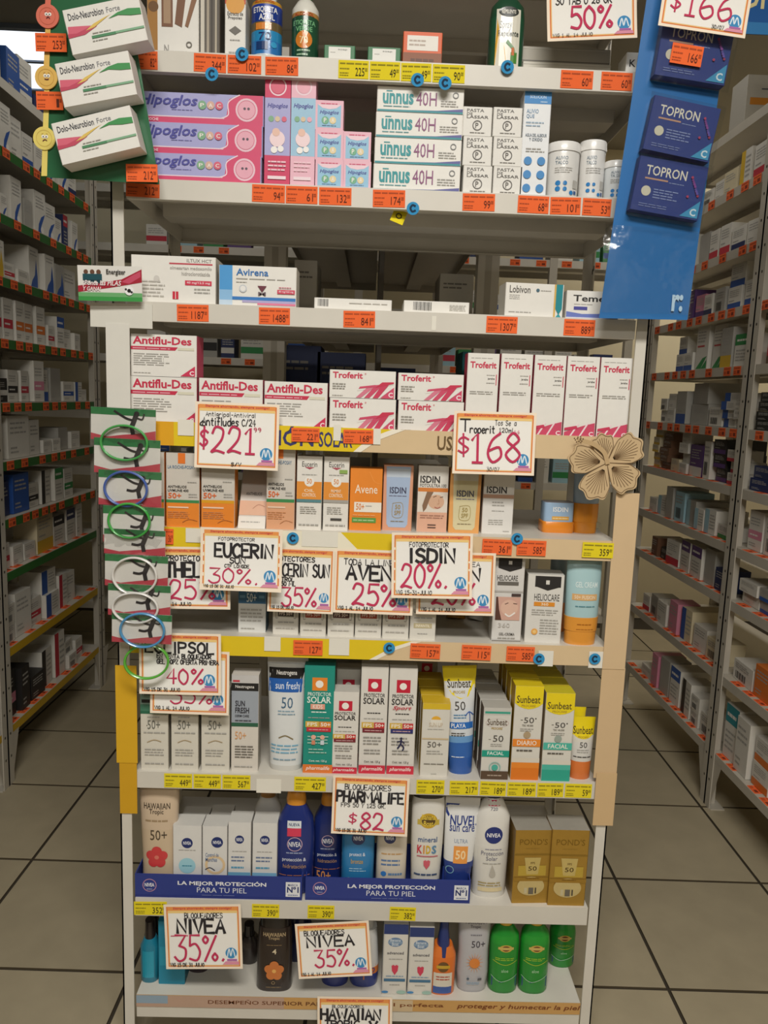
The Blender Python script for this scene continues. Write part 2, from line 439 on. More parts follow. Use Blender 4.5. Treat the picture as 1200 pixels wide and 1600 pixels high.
def round_sticker(shelf, x, z, y=-.0065, r=.0115):
    mb = MB(); n = 20
    f = [(r*math.cos(2*math.pi*i/n), 0, r*math.sin(2*math.pi*i/n)) for i in range(n)]
    b = [(p[0], .0005, p[2]) for p in f]
    mb.poly(f+b, [tuple(range(n))]+[(i, n+i, n+(i+1) % n, (i+1) % n) for i in range(n)], '2f8fc4')
    lay(mb, [('S', [(.66, .68), (.45, .74), (.3, .5), (.45, .26), (.68, .34)], .16, '12304a')], 2*r, 2*r, None)
    for i in range(len(mb.v)-1, 2*n-1, -1): mb.v[i] = (mb.v[i][0], mb.v[i][1], mb.v[i][2]-r)
    return mb.build('round_sticker', PAPER, shelf, (x, y, z))
ORA, YEL = 'f2692f', 'e6d21a'
# the display itself
UNIT = empty('display_shelf', (0, 0, 0)); tag(UNIT, 'white slotted-steel end display shelf packed with sunscreens and medicine boxes', 'shelf')
for x, y, sx, sy_ in ((-.5, 0, 1, 1), (.5, 0, -1, 1), (-.5, .42, 1, -1), (.5, .42, -1, -1)):
    mb = MB(); post(mb, x, y, sx, sy_, 2.3, leg=.023); mb.build('post', STEEL, UNIT)
SH = {}
for k, z in list(LIP.items())+[('0', 2.178)]:
    SH[k] = tray_shelf(-.472, .474, 0, .41, z, parent=UNIT, lip=LIPH.get(k, .035))
TAGS = '''A 213 247 o 82|A 302 354 o 344|A 355 409 o 102|A 414 467 o 86|A 528 577 y 225|A 577 626 y 49|A 626 675 y 49|A 675 727 y 90|A 875 927 o 60|A 938 988 o 60
B 196 250 o 212|B 393 446 o 94|B 446 497 o 61|B 498 550 o 132|B 582 634 o 174|B 722 774 o 99|B 808 858 o 68|B 859 908 o 101|B 909 955 o 53
C 276 327 o 1187|C 404 454 o 1488|C 536 587 o 841|C 759 809 o 1307|C 880 930 o 889
D 455 500 o 221|D 536 584 o 168
E 249 272 o 36|E 752 800 o 361|E 806 853 o 585|E 908 958 y 359
F 458 505 o 127|F 640 688 o 157|F 720 767 o 115|F 790 835 o 585
G 256 301 y 449|G 302 346 y 449|G 347 392 y 567|G 459 510 y 427|G 650 695 y 270|G 702 748 y 217|G 749 791 y 189|G 792 838 y 189|G 839 881 y 189|G 882 925 y 59
H 209 262 y 352|H 393 437 y 390|H 480 523 y 390|H 608 650 y 382'''
for tg in TAGS.replace('\n', '|').split('|'):
    r, a, b, c, n = tg.split(); a, b = int(a), int(b); zc = LIP[r]+.0175
    yv = -.0042 if r in 'DEF' else -.0004
    ym = pix((onY((a+b)/2, 800, 0).x, 0, zc))[1]
    p, q = onY(a, ym, 0), onY(b, ym, 0)
    price_tag(SH[r], (p.x+q.x)/2, LIP[r]+(.012 if r == 'D' else .0025), ORA if c == 'o' else YEL, n, yv, (q.x-p.x)*.97, .026 if r == 'D' else .030, rnd.uniform(-.02, .02))
for r, x, y in (('A', 332, 118), ('A', 379, 87), ('A', 792, 107), ('A', 652, 127), ('A', 695, 132), ('B', 645, 327), ('E', 458, 840), ('E', 807, 841), ('F', 608, 1011), ('F', 841, 1028), ('F', 928, 1028)):
    p = onY(x, y, 0); round_sticker(SH[r], p.x, p.z)
for r, x, y, ww, hh in (('D', 291, 668, .03, .03), ('D', 527, 676, .014, .03), ('D', 589, 682, .014, .03), ('E', 303, 836, .03, .028), ('F', 426, 1005, .032, .03), ('F', 530, 1010, .04, .034), ('F', 852, 1028, .03, .032), ('F', 930, 1030, .028, .034), ('G', 420, 1228, .05, .03), ('E', 500, 842, .07, .03), ('C', 678, 505, .008, .026)):
    p = onY(x, y, 0); mb = MB(); mb.box(-ww/2, ww/2, 0, .0003, -hh/2, hh/2, 'e6e2d6'); mb.build('blank_sticker', PAPER, SH[r], (p.x, -.0036 if r in 'DEF' else -.0006, p.z))
# card banners on the lips of the three middle shelves
def banner(label, row, x0, x1, spec, name='shelf_banner', zb=-.004, h=.044, col='d8be96', y=-.0018):
    a = onY(x0, 800, 0).x if x0 > 2 else x0; b = onY(x1, 800, 0).x if x1 > 2 else x1
    mb = MB(); mb.box(-(b-a)/2, (b-a)/2, 0, .0009, 0, h, col); o = mb.build(name, PAPER, None, ((a+b)/2, y, LIP[row]+zb)); tag(o, label, 'banner')
    p = MB(); lay(p, spec, b-a, h); p.build('banner_print', PAPER, o)
YB, BE, NV = 'e3c51c', 'd8be96', '3b3a6b'
banner('yellow and beige card banner with large navy letters on shelf below pink-lettered boxes', 'D', -.475, .497, [R(0, 0, .4, 1, YB), R(0, 0, .09, 1, 'e0a51c'),
    G([(.4, 0), (.455, 0), (.49, .6), (.53, 1), (.4, 1)], YB), G([(.44, 0), (.455, 0), (.49, .55), (.54, 1), (.515, 1), (.47, .6)], 'f2ead8'),
    T('CCIÓN', .236, .16, .362, .98, NV, .02), T('SOLAR', .372, .16, .438, .8, NV, .015), T('USA', .604, .2, .652, .8, '6b5433', .015)], h=.045)
banner('yellow and beige card banner with blue stickers below orange sunscreen boxes', 'E', -.475, .497, [R(0, 0, .5, 1, YB), G([(.5, 0), (.6, 1), (.5, 1)], YB), G([(.5, 0), (.515, 0), (.62, 1), (.6, 1)], 'f2ead8'), G([(.3, .05), (.46, .05), (.42, 1), (.28, 1)], 'f0e9d2')], h=.040)
banner('yellow and beige card banner along shelf of cream sunscreen boxes and percentage signs', 'F', -.475, .497, [R(0, 0, .47, 1, YB), G([(.47, 0), (.5, 0), (.54, .6), (.58, 1), (.47, 1)], YB), G([(.485, 0), (.5, 0), (.54, .55), (.59, 1), (.57, 1), (.53, .65)], 'f2ead8')], h=.040)
banner('faded orange strip banner about skin care on the lowest shelf lip', 'I', -.472, .474, [R(0, 0, .33, 1, 'b99a86'), R(0, .3, .07, 1, '8fa3b4'), T('DESEMPEÑO SUPERIOR PARA LA PIEL', .16, .35, .5, .75, '6b3d1c', .01), R(.5, 0, .62, 1, 'cbb38e'), T('piel perfecta', .54, .35, .69, .75, '7a4420', .01), T('proteger y humectar la piel', .72, .3, 1, .8, '7a3f1c', .01, .2)], zb=.026, h=.027, col='c79a5c')
# long card strips covering the posts
def strip(label, quad, Y, col, spec=(), name='card_strip', t=.0012):
    x0, x1, ya, yb = quad; a, b = onY(x0, (ya+yb)/2, Y), onY(x1, (ya+yb)/2, Y); xm = (x0+x1)/2
    zt, zb = onY(xm, ya, Y).z, onY(xm, yb, Y).z
    mb = MB(); mb.box(-(b.x-a.x)/2, (b.x-a.x)/2, 0, t, 0, zt-zb, col)
    lay(mb, list(spec), b.x-a.x, zt-zb); o = mb.build(name, PAPER, None, ((a.x+b.x)/2, Y, zb)); return tag(o, label, 'card')
strip('upper plain beige card strip taped on the post below the paper flower', (952, 988, 770, 1046), -.0042, 'd3b790')
strip('middle beige card strip on the post beside the small yellow-topped tubes', (934, 970, 1044, 1216), -.0030, 'cfb28a')
strip('lowest short beige card strip hanging on the post above the gold boxes', (929, 961, 1208, 1290), -.0054, 'cdae82')
strip('broad yellow card strip on the post beneath the bracelet pouches', (181, 214, 1040, 1192), -.0042, 'd8a81c')
strip('short yellow card strip on the post below the broad yellow one', (187, 214, 1186, 1271), -.0030, 'cf9d18')
strip('clear-taped white paper strip wrapped around the post under the football card', (166, 203, 505, 640), -.004, 'dcd9d0')
strip('white paper patch taped across the shelf end beneath the football card', (141, 238, 474, 512), -.003, 'd9d6cc')
# ------------------------------------------------------------------ side racks
RZ = [2.385, 2.17, 1.955, 1.752, 1.55, 1.338, 1.14, .942, .757, .488, .205]
tagm = MB(); tagm.box(-.026, .026, 0, .0006, 0, .03, ORA); lay(tagm, [L(.08, .7, .92, .9, 1, '9c3d18'), L(.08, .15, .4, .5, 2, '9c3d18'), R(.55, .2, .88, .55, '8a3313')], .052, .03)
TAGM = tagm.data('price_tag', PAPER)
RACKS = {}
for side, X, lab in ((-1, -1.25, 'white steel side rack with green and yellow shelf edges, full of medicine boxes'), (1, 1.23, 'white steel side rack with plain white shelf edges, full of medicine boxes')):
    rk = empty('side_rack', (X+side*.21, 1.1, 0)); tag(rk, lab, 'shelf rack', 'side racks'); RACKS[side] = rk
    inv = Matrix.Translation((-rk.location[0], -rk.location[1], 0))
    def loc_child(o): o.location = Vector(o.location)-Vector((rk.location[0], rk.location[1], 0))
    for y in (.16, 1.09, 2.04):
        for xx in (X, X+side*.42):
            for yy, s2 in ((y+.003, 1), (y-.001, -1)):
                mb = MB(); post(mb, xx-(side*.003 if xx == X else -side*.003), yy, side if xx == X else -side, s2, 2.6, c=WH2, leg=.036, hole=False)
                if xx == X:
                    for i in range(30): mb.box(*sorted((X-side*.0034, X-side*.0028)), yy+s2*.018-.004, yy+s2*.018+.004, .1+i*.083, .108+i*.083, '3b362c')
                    mb.poly([(X, yy, .18), (X, yy+s2*.09, .18), (X, yy+s2*.036, .02), (X, yy, .0)], [(0, 1, 2, 3)], WH2)
                    mb.box(*sorted((X, X+side*.05)), *sorted((yy, yy+s2*.045)), 0, .004, WH2)
                o = mb.build('post', STEEL, rk); loc_child(o)
    for bi, (ya, yb) in enumerate(((.17, 1.082), (1.099, 2.032))):
        for zi, z in enumerate(RZ):
            lc = None
            if side < 0: lc = 'd3cec2' if (zi == 0 or (bi == 0 and zi < 3)) else ('c9a21a' if zi > 8 else '2a6b2c')
            xa, xb = sorted((X+side*.0015, X+side*.415))
            o = tray_shelf(xa, xb, ya, yb, z-.03, c=WH2, lipc=lc, parent=rk, lip=.032, axis='x' if side < 0 else '-x'); loc_child(o)
            if bi == 0 and side < 0: continue
            y = ya+rnd.uniform(.02, .06)+(.5 if bi == 0 else 0)
            while y < yb-.07:
                if z > 2.3: break
                e = bpy.data.objects.new('price_tag', TAGM); COL.objects.link(e); e.parent = o
                if z > .8 and not (side > 0 and z < 1.2):
                    e.location = (X-side*.0008, y+.03, z-.029); e.rotation_euler = (0, 0, side*-math.pi/2)
                else:
                    e.location = (X+side*.004, y+.03, z+.0028); e.rotation_euler = (-math.pi/2*1, 0, side*-math.pi/2)
                y += rnd.choice((.075, .085, .11, .15))
# ------------------------------------------------------------------ row A: top shelf in view
W, CR, GY, BK, RD, PK = 'e9e6df', 'e8dfc9', '9a9792', '1f1c1a', 'c8203a', 'd8365e'
NVY, NB = '1b2560', '24356f'
box('gold and white box with printed brown sachets behind the green hanging strip', 'box', place('A', 229, 311, -38, Y=.03), .06, W, [R(0, 0, .2, 1, 'a8762f'), O(.12, .62, .1, '6f4a1c'), R(.28, .38, .5, .9, '7a5135'), R(.32, .42, .46, .86, 'a98a6b'), G([(.54, .42), (.68, .38), (.78, .86), (.62, .9)], '7a5135'), G([(.74, .4), (.8, .38), (.98, .74), (.9, .8)], '8a6040'), T('N', .33, .06, .42, .16, GY), O(.82, .17, .06, '6f6a62', .6), L(.3, .02, .9, .1, 2)], name='food_box')
box('dark box with vertical brown and white stripes on the top shelf', 'box', place('A', 313, 344, -40, Y=.035), .08, '5a5248', [R(0, 0, .2, 1, 'cfc8ba'), R(.32, 0, .45, 1, 'a89c8a'), R(.55, 0, .62, 1, '3a3128'), R(.75, 0, .85, 1, 'b3a894')], name='food_box')
box('slim white extract box with red and orange arch on the top shelf', 'box', place('A', 351, 384, -6, Y=.03), .05, W, [R(0, .88, 1, 1, 'c9502a'), O(.5, .88, .45, 'e0a040'), T('Extracto de', .12, .7, .88, .76, '3a3530'), T('Propoleo', .16, .63, .84, .69, '3a3530'), G([(.5, .4), (.8, .47), (.5, .54), (.2, .47)], '6a655e'), L(.25, .3, .75, .35, 1), L(.2, .1, .8, .16, 1), R(.3, .03, .7, .07, '4a4540')])
bottle('white-capped alcohol bottle with bright blue label on the top shelf', 'bottle', place('A', 389, 439, -12, Y=.02), .05, [('body', 2, [(0, .9, .9, 'cfd6da'), (.04, 1, 1, 'cfd6da'), (.1, 1, 1, '2b74b8'), (.3, 1, 1, '2b8bc0'), (.45, 1, 1, '6a5a3a'), (.58, 1, 1, '1e3a8a'), (.78, 1, 1, '24409a'), (.84, 1, 1, 'c9962f'), (.9, .95, .95, 'e6e4de'), (.95, .6, .6, 'e6e4de'), (1.0, .6, .6, 'e6e4de')]), ('cap', 2, [(1.0, .66, .66, 'ecebe6'), (1.12, .66, .66, 'ecebe6')])],
    [T('ETIQUETA', .12, .7, .88, .8, 'f0f0f0', .02), T('AZUL', .3, .6, .8, .69, 'f0f0f0', .02), R(.2, .46, .7, .56, 'e08a3a'), T('70', .3, .3, .7, .42, '16306a'), R(.22, .16, .6, .28, '1d3c70'), O(.78, .24, .09, '3aa0d0'), T('ALCOHOL', .15, .86, .8, .9, 'c03a2a')], name='alcohol_bottle')
bottle('dark green alcohol bottle with white shoulder and green cap on the top shelf', 'bottle', place('A', 453, 497, -14, Y=.02), .05, [('body', 2, [(0, .94, .94, '1d4a34'), (.05, 1, 1, '1d4a34'), (.3, 1, 1, '24523a'), (.66, 1, 1, 'b98a4a'), (.72, 1, 1, 'e2e0d6'), (.8, .98, .98, 'e2e0d6'), (.92, .62, .62, 'e2e0d6'), (.96, .4, .4, 'e2e0d6')]), ('cap', 2, [(.96, .46, .46, '1f8a3a'), (1.12, .46, .46, '1f8a3a')])],
    [T('ETIQUETA', .1, .52, .9, .6, '7fc08a', .02), T('VERDE', .2, .44, .8, .51, '7fc08a', .02), O(.5, .32, .3, 'd9822f'), T('70', .35, .26, .65, .37, 'f0e0b0'), L(.25, .08, .75, .2, 2, '9fc0a0'), T('ALCOHOL', .15, .66, .85, .71, 'b8402a')], name='alcohol_bottle')
for a, b, lb in ((506, 555, 'flat green box with white window beside the green alcohol bottle'), (574, 626, 'flat green box with white window beside the orange box')):
    box(lb, 'box', place('A', a, b, 71+(a > 550)*3, Y=.03), .1, '3a7a50', [R(.14, .3, .86, .92, 'e9e7e0'), L(.2, .6, .36, .7, 1), T('soap', .45, .74, .75, .82, '8a8a86')], grp='green boxes on the top shelf')
box('orange box with white window label on the top shelf', 'box', place('A', 629, 691, 50, Y=.03), .1, 'e2622e', [R(.1, .5, .9, .9, 'ece7de'), R(0, 0, 1, .44, '8a4a20'), L(.15, .6, .6, .82, 2, 'b9a89a'), L(.2, .15, .8, .35, 1, '5c2f14')])
bottle('dark green insect repellent bottle with pale front label and yellow swoosh', 'bottle', place('A', 766, 822, -12, Y=.02), .045, [('body', 2.6, [(0, .9, .9, '23543a'), (.04, 1, 1, '23543a'), (.7, 1, 1, '1e4a33'), (.86, .92, .92, '1e4a33'), (.95, .6, .7, '1b402c')]), ('cap', 2, [(.95, .5, .6, '1a3526'), (1.15, .5, .6, '1a3526')])],
    [R(.16, .06, .84, .8, 'e3dfcf'), G([(.16, .06), (.5, .06), (.42, .3), (.24, .55), (.16, .72)], 'dda830'), O(.5, .76, .28, '2a2f2a', 0, .5), T('REPELENTE', .3, .735, .7, .785, 'e8e4d8', .02), T('Spray', .26, .52, .6, .64, '22302a'), T('Repelente', .22, .42, .8, .52, '22302a'), R(.6, .1, .78, .24, '4f8a3a'), R(.62, .2, .7, .3, 'd0703a'), G([(.45, .36), (.75, .22), (.7, .3), (.5, .4)], '6f9a6a')], name='repellent_bottle')
for i, (yt, c, lb) in enumerate(((99, 'd8d3c6', 'flat white box lying at the far right of the top shelf'), (75, 'a9a396', 'flat grey box lying on the white one at the end of the top shelf'))):
    o = box(lb, 'box', place('A', 815-i*2, 955, yt, base=None if i == 0 else top_of(o), Y=.05), .14, c, [R(.0, .05, 1, .12, '6e6a62'), R(0, .86, 1, .9, 'c7c2b6')])
box('small pale box behind the blue hanging strip on the top shelf', 'box', place('A', 978, 1003, 82, Y=.02), .05, W, [T('K', .2, .4, .6, .7)])
# ------------------------------------------------------------------ row B
LV, PR = 'a9a8d6', 'd6456f'
hip = [R(0, 0, 1, 1, LV), R(0, 0, 1, .2, PR), R(0, .2, .82, .24, 'e8d3df'), G([(.66, 0), (1, 0), (1, 1), (.82, 1), (.74, .85), (.72, .3)], PR), S([(.68, .22), (.735, .35), (.735, .75), (.82, 1)], .008, 'f0d9e2'), O(.875, .52, .085, 'e9c3d0', .82), O(.875, .52, .066, 'e8a9bb'), O(.86, .56, .01, '5a4a58'), O(.89, .56, .01, '5a4a58'),
       T('Hipoglos', .05, .48, .5, .92, '4a4a9c', .02, .25), L(.3, .42, .46, .47, 1, '7a78b8'), O(.535, .62, .032, '7fae8a'), O(.6, .62, .03, 'd8b0a0'), O(.665, .62, .03, 'd8607a'), T('P', .52, .55, .55, .68, 'f4efe8'), T('A', .585, .55, .615, .68, 'f4efe8'), T('C', .65, .55, .68, .68, 'f4efe8'), T('DIA Y NOCHE', .04, .05, .2, .14, 'f2dce4')]
nb = None
for i, (yt, xr, lb) in enumerate(((241, 410, 'lilac and pink diaper cream box, bottom of the stack of three'), (193, 412, 'lilac and pink diaper cream box, middle of the stack of three'), (146, 414, 'lilac and pink diaper cream box, top of the stack of three'))):
    nb = box(lb, 'box', place('B', 204, xr, yt, base=top_of(nb) if nb else None, Y=.014+.003*i), .05, LV, hip, side='c7bfe0', grp='stacked lilac cream boxes', name='cream_box')
def hipv(c1, c2, c3): return [R(0, 0, 1, .28, c1), R(0, .28, 1, .8, c2), R(0, .8, 1, 1, c1), O(.5, .9, .34, 'efd5de', .85), O(.5, .9, .26, c3), T('Hipoglos', .1, .7, .9, .75, '4a4a9c', .02, .25), O(.25, .61, .11, '7fae8a'), O(.5, .61, .1, 'd8c0a0'), O(.76, .61, .1, c3), O(.5, .43, .3, 'f2d8dc'), O(.38, .33, .13, 'f4f0ec'), O(.64, .34, .12, 'f4f0ec'), O(.45, .49, .15, 'e8bfae'), L(.15, .13, .85, .24, 3, 'efc9d4'), R(.14, .06, .86, .09, 'f0dbe2')]
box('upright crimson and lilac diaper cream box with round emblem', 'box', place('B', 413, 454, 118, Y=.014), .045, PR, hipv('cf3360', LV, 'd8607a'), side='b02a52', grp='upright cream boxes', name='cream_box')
box('upright pale pink and light blue diaper cream box', 'box', place('B', 454, 493, 118, Y=.014), .045, 'e9b6c6', hipv('e9b6c6', '9cc4de', 'e8a9b8'), side='d9a2b4', grp='upright cream boxes', name='cream_box')
hs = [R(0, 0, 1, 1, 'e9b6c6'), R(.08, .08, .92, .86, '92c2de'), G([(.08, .86), (.92, .86), (.75, .74), (.5, .7), (.25, .74)], 'f0cdd8'), L(.2, .85, .8, .93, 1, 'd0406a'), T('Hipoglos', .16, .5, .84, .66, '3f4a9a', .02, .25), O(.36, .32, .13, '6fae8a'), O(.63, .32, .12, 'e4d0a0'), T('P', .31, .24, .4, .4, 'f4efe8'), T('A', .59, .25, .68, .4, 'f4efe8'), L(.25, .12, .75, .17, 1, '6a8ab0')]
for xa, xb, ys, side in ((492, 537, (250, 203, 157), 'first'), (536, 580, (252, 206), 'second')):
    nb = None
    for i, yt in enumerate(ys):
        nb = box(f'small blue and pink cream box, {["bottom", "middle" if len(ys) == 3 else "top", "top"][i]} of the {"taller" if side == "first" else "shorter"} small stack', 'box', place('B', xa, xb, yt, base=top_of(nb) if nb else None, Y=.014), .045, 'e9b6c6', hs, grp='small blue and pink cream boxes', name='cream_box')
un = [R(0, 0, 1, .08, '2b8f98'), G([(.35, .08), (1, .08), (1, .2), (.7, .1)], '5a5a9a'), T('unnus', .06, .3, .42, .74, '1f9298', .03), R(.1, .8, .17, .84, '1f9298'), T('40H', .45, .28, .69, .82, '8a4a78', .0), L(.07, .17, .38, .26, 1, '5a9aa0'), O(.91, .74, .035, '7a7a7a', .7), L(.74, .25, .96, .55, 3)]
nb = None
for i, (a, b, yt) in enumerate(((582, 720, 258), (584, 722, 217), (586, 724, 177), (588, 726, 137))):
    nb = box(f'white ointment box with teal and purple lettering, {["bottom", "second", "third", "topmost"][i]} of the stack of four', 'box', place('B', a, b, yt, base=top_of(nb)+.0012 if nb else None, Y=.014), .04, W, un, side='d9dcda', grp='stacked white ointment boxes', name='ointment_box')
pl_ = [T('PASTA', .12, .82, .72, .93, '5a5550'), T('DE', .12, .71, .32, .8, '5a5550'), T('LASSAR', .12, .6, .88, .7, '5a5550'), O(.5, .36, .17, '5f5a55', .8), T('P', .43, .27, .54, .45, '5f5a55', .01), L(.25, .08, .78, .14, 1, '6b6660')]
for xa, xb, nm in ((723, 769, 'left'), (770, 816, 'right')):
    nb = None
    for i, yt in enumerate((259, 213, 167)):
        nb = box(f'small white paste box, {["bottom", "middle", "top"][i]} of the stack beside {"the teal-lettered boxes" if nm == "left" else "the tall blue-dotted box"}', 'box', place('B', xa, xb, yt+(nm == 'right'), base=top_of(nb)+.0006 if nb else None, Y=.014), .045, 'e4e1da', pl_, grp='small white paste boxes', name='paste_box')
dots = [O(x, y, .15, '3a86c4') for x in (.25, .75) for y in (.08, .21, .34)]
box('tall narrow white box with blue top and six blue dots', 'box', place('B', 815, 858, 142, Y=.014), .045, 'e8eaec', [R(0, .88, 1, 1, '3585c6'), T('SOLUCION', .2, .93, .8, .96, 'cfe2f2'), L(.6, .89, .85, .91, 1, 'cfe2f2'), T('ALIVIO', .1, .79, .55, .83, '7a9ab8'), T('QUE', .1, .74, .4, .78, '7a9ab8'), L(.1, .66, .8, .72, 2, '9ab0c4'), T('AGUA DEL ALIBOUR', .1, .57, .9, .6, '5a6a7a'), T('Y OXIDO', .25, .53, .75, .56, '5a6a7a'), L(.15, .42, .85, .47, 2)]+dots, grp=None)
jar = lambda c: [('body', 2, [(0, .9, .9, c), (.02, .92, .92, c), (.8, .95, .95, c), (.84, .93, .93, c)]), ('lid', 2, [(.84, 1, 1, 'eceae6'), (.97, 1, 1, 'eceae6'), (1, .95, .95, 'eceae6')])]
js = [T('ALIVIO', .2, .68, .55, .74, '7a8a98'), T('TALCO', .2, .6, .55, .66, '7a8a98'), L(.2, .45, .75, .56, 3), O(.3, .28, .07, '2f7fc0'), O(.3, .18, .07, '2f7fc0'), O(.5, .28, .06, '2f7fc0'), O(.5, .18, .06, '2f7fc0'), O(.7, .12, .06, '2f7fc0'), R(.78, .1, .86, .16, '3a5a90'), R(.74, .2, .9, .34, 'b9b6b0')]
bottle('wider white powder jar with blue dots at the end of the row', 'jar', place('B', 857, 912, 219, Y=.02), .062, jar('e4e2de'), js, name='powder_jar', grp='white powder jars')
bottle('narrower taller white powder jar with blue dots', 'jar', place('B', 908, 951, 217, Y=.03), .048, jar('e4e2de'), js, name='powder_jar', grp='white powder jars')
bottle('short white powder jar partly hidden by the blue hanging strip', 'jar', place('B', 947, 986, 249, Y=.03), .044, jar('dfe3e4'), js, name='powder_jar', grp='white powder jars')
mb = MB(); mb.box(-.0125, .0125, 0, .0006, -.014, .014, YEL); lay(mb, [O(.5, .5, .3, '4a4410', .6)], .02, .001)
o = mb.build('hanging_tag', PAPER, None, onY(623, 338, .02)+Vector((0, 0, 0)), (-.35, .35, 0)); tag(o, 'small yellow tag hanging under the second shelf edge', 'tag')
# ------------------------------------------------------------------ row C
box('large white tablet box with red line at the end of the third shelf', 'box', place('C', 204, 338, 400, Y=.02), .07, W, [R(.45, .83, .97, .86, 'c23a4c'), T('ILTUX HCT', .66, .88, .96, .95, '8a8580'), T('olmesartan medoxomilo', .46, .72, .96, .79, 'a09b95'), T('hidroclorotiazida', .6, .6, .94, .68, 'a09b95'), R(.64, .4, .96, .5, 'd0334f'), T('40 mg/12.5 mg', .66, .42, .94, .48, 'f0d8dc'), L(.75, .22, .95, .36, 2), R(.49, .1, .56, .26, 'c8203a'), R(.522, .1, .53, .26, W), L(.12, .12, .4, .5, 5, 'c4c0b9'), O(.3, .52, .035, 'd0ccc6')], side='cfcac0')
box('white and blue gradient tablet box on the third shelf', 'box', place('C', 341, 464, 416, Y=.02), .06, W, [R(0, 0, .17, 1, '4a9ad8'), R(.0, 0, .17, .4, '8cbce4'), R(0, 0, .17, .15, 'c4d8ea'), R(.17, .16, 1, .24, '2f78c0'), R(.3, .1, 1, .16, 'b0a8d0'), R(.5, .05, 1, .1, 'e07a9a'), T('Avirena', .22, .76, .64, .93, '2a6fb4', .015), L(.22, .66, .86, .71, 1), L(.22, .58, .36, .62, 1), O(.31, .44, .05, 'c9cdd2'), O(.31, .44, .035, 'eceae6'), G([(.5, .52), (.62, .52), (.56, .36)], '6a2a3a'), T('M', .51, .28, .61, .37, '6a5a60', .02), R(.76, .34, .99, .44, 'd2405a'), T('80 mg/160 mg', .78, .36, .97, .42, 'f2dde2'), L(.78, .47, .94, .52, 1, 'c05a70')], side='d4cfc6')
def bars(u0, v0, u1, v1, n=9): return [R(u0+(u1-u0)*i/n, v0, u0+(u1-u0)*(i+.35+.4*((i*7) % 3)/3)/n, v1, '3a3835') for i in range(n)]
box('thin white box lying with small barcode in the middle of the third shelf', 'box', place('C', 490, 613, 467, Y=.02), .09, W, bars(.04, .3, .18, .9)+[L(.45, .55, .95, .75, 1, 'c9c5be')], grp='flat lying boxes')
box('thin white box lying with large barcode in the middle of the third shelf', 'box', place('C', 630, 734, 471, Y=.02), .09, W, bars(.14, .25, .43, .92, 14)+[L(.7, .3, .95, .8, 4, 'b9b5ae')], grp='flat lying boxes')
box('white tablet box with teal stripe and arrow turned slightly on the third shelf', 'box', place('C', 788, 882, 443, Y=.012), .055, W, [T('Lobivon', .06, .7, .42, .92, '55504a'), L(.06, .5, .25, .66, 3), L(.06, .1, .45, .17, 1), O(.55, .8, .03, '4a6a7a'), L(.6, .77, .78, .83, 1), R(.84, 0, .87, 1, 'd8b05a'), R(.87, .28, .985, 1, '1a8a94'), G([(.87, .28), (.985, .28), (.93, .1)], '1a8a94'), G([(.87, 0), (.93, .14), (.985, 0)], '2f9aa4')], side='d8d4cb', rz=.07)
box('white tablet box with blue swoosh partly behind the blue hanging strip', 'box', place('C', 884, 968, 455, Y=.014), .05, W, [T('Temerit', .12, .62, .98, .85, '2a2724', .02), R(.14, .32, .4, .44, '4a4a9a'), L(.14, .5, .5, .55, 1), G([(0, .04), (1, .04), (1, .3), (.6, .2), (.3, .18), (0, .26)], '6a7ac0'), R(0, 0, 1, .06, 'dcdce8')])
# football battery card taped over the post
a = onY(172, 443, -.02); mb = MB(); w_, h = .114, .062; mb.box(-w_/2, w_/2, 0, .0012, -h/2, h/2, 'e3e0da')
o = mb.build('promo_card', GLOSS, None, a, (0, -.02, .04)); tag(o, 'small battery promotion card with green pitch taped to the post', 'card')
p = MB(); lay(p, [R(0, 0, 1, .16, '3f9a4c'), R(0, .12, 1, .24, '6fae72'), G([(0, .24), (.5, .38), (1, .55), (1, .92), (.68, .62), (.0, .42)], 'a8283a'), G([(.68, .55), (.86, .75), (.98, .86), (.98, .7), (.8, .5)], 'c9506a')] +
    [q for i in range(3) for q in (O(.13+.1*i, .82, .035, '6a4a3a'), R(.08+.1*i, .58, .18+.1*i, .76, '24505a'), R(.1+.1*i, .5, .16+.1*i, .6, '1f3f48'))] + [T('Energizer', .45, .72, .75, .9, '2a2724', .02), T('¡Ponte las PILAS', .08, .4, .68, .58, 'f2e4e4', .02, .2), T('Y GANA!', .08, .28, .36, .4, 'f2e4e4', .02, .2), O(.8, .3, .07, 'f2f2f2'), O(.8, .3, .03, '222222'), O(.75, .34, .018, '333333'), O(.84, .26, .018, '333333')], w_, h)
e = p.build('front_print', GLOSS, o); e.location = (0, 0, -h/2)
# ------------------------------------------------------------------ row D
af = [T('Antiflu-Des', .03, .76, .93, .95, 'c9304e', .03), G([(0, .63), (.68, .63), (.72, .71), (0, .71)], 'c9304e'), L(.03, .645, .6, .69, 1, 'e8b8c2'), R(.72, .64, .97, .7, 'dcd8c2'), L(.04, .25, .62, .56, 6), L(.04, .06, .3, .1, 1), G([(.76, .02), (.985, .02), (.985, .27)], 'cf3458'), T('C', .9, .04, .97, .15, 'f4e6e8', .03)]
kw = dict(side='cf5570', grp='pink-lettered flu tablet boxes')
b0 = box('white flu tablet box with crimson corner, lower of the two stacked by the post', 'box', place('D', 203, 308, 589, Y=.014), .06, W, af, **kw)
box('white flu tablet box with crimson corner, upper of the two stacked by the post', 'box', place('D', 203, 308, 523, base=top_of(b0)+.0008, Y=.014), .06, W, af, **kw)
box('white flu tablet box with crimson corner half behind the 221 sign', 'box', place('D', 310, 411, 592, Y=.014), .06, W, af, **kw)
box('white flu tablet box with crimson corner beside the crimson-striped cough boxes', 'box', place('D', 412, 512, 597, Y=.014), .06, W, af, **kw)
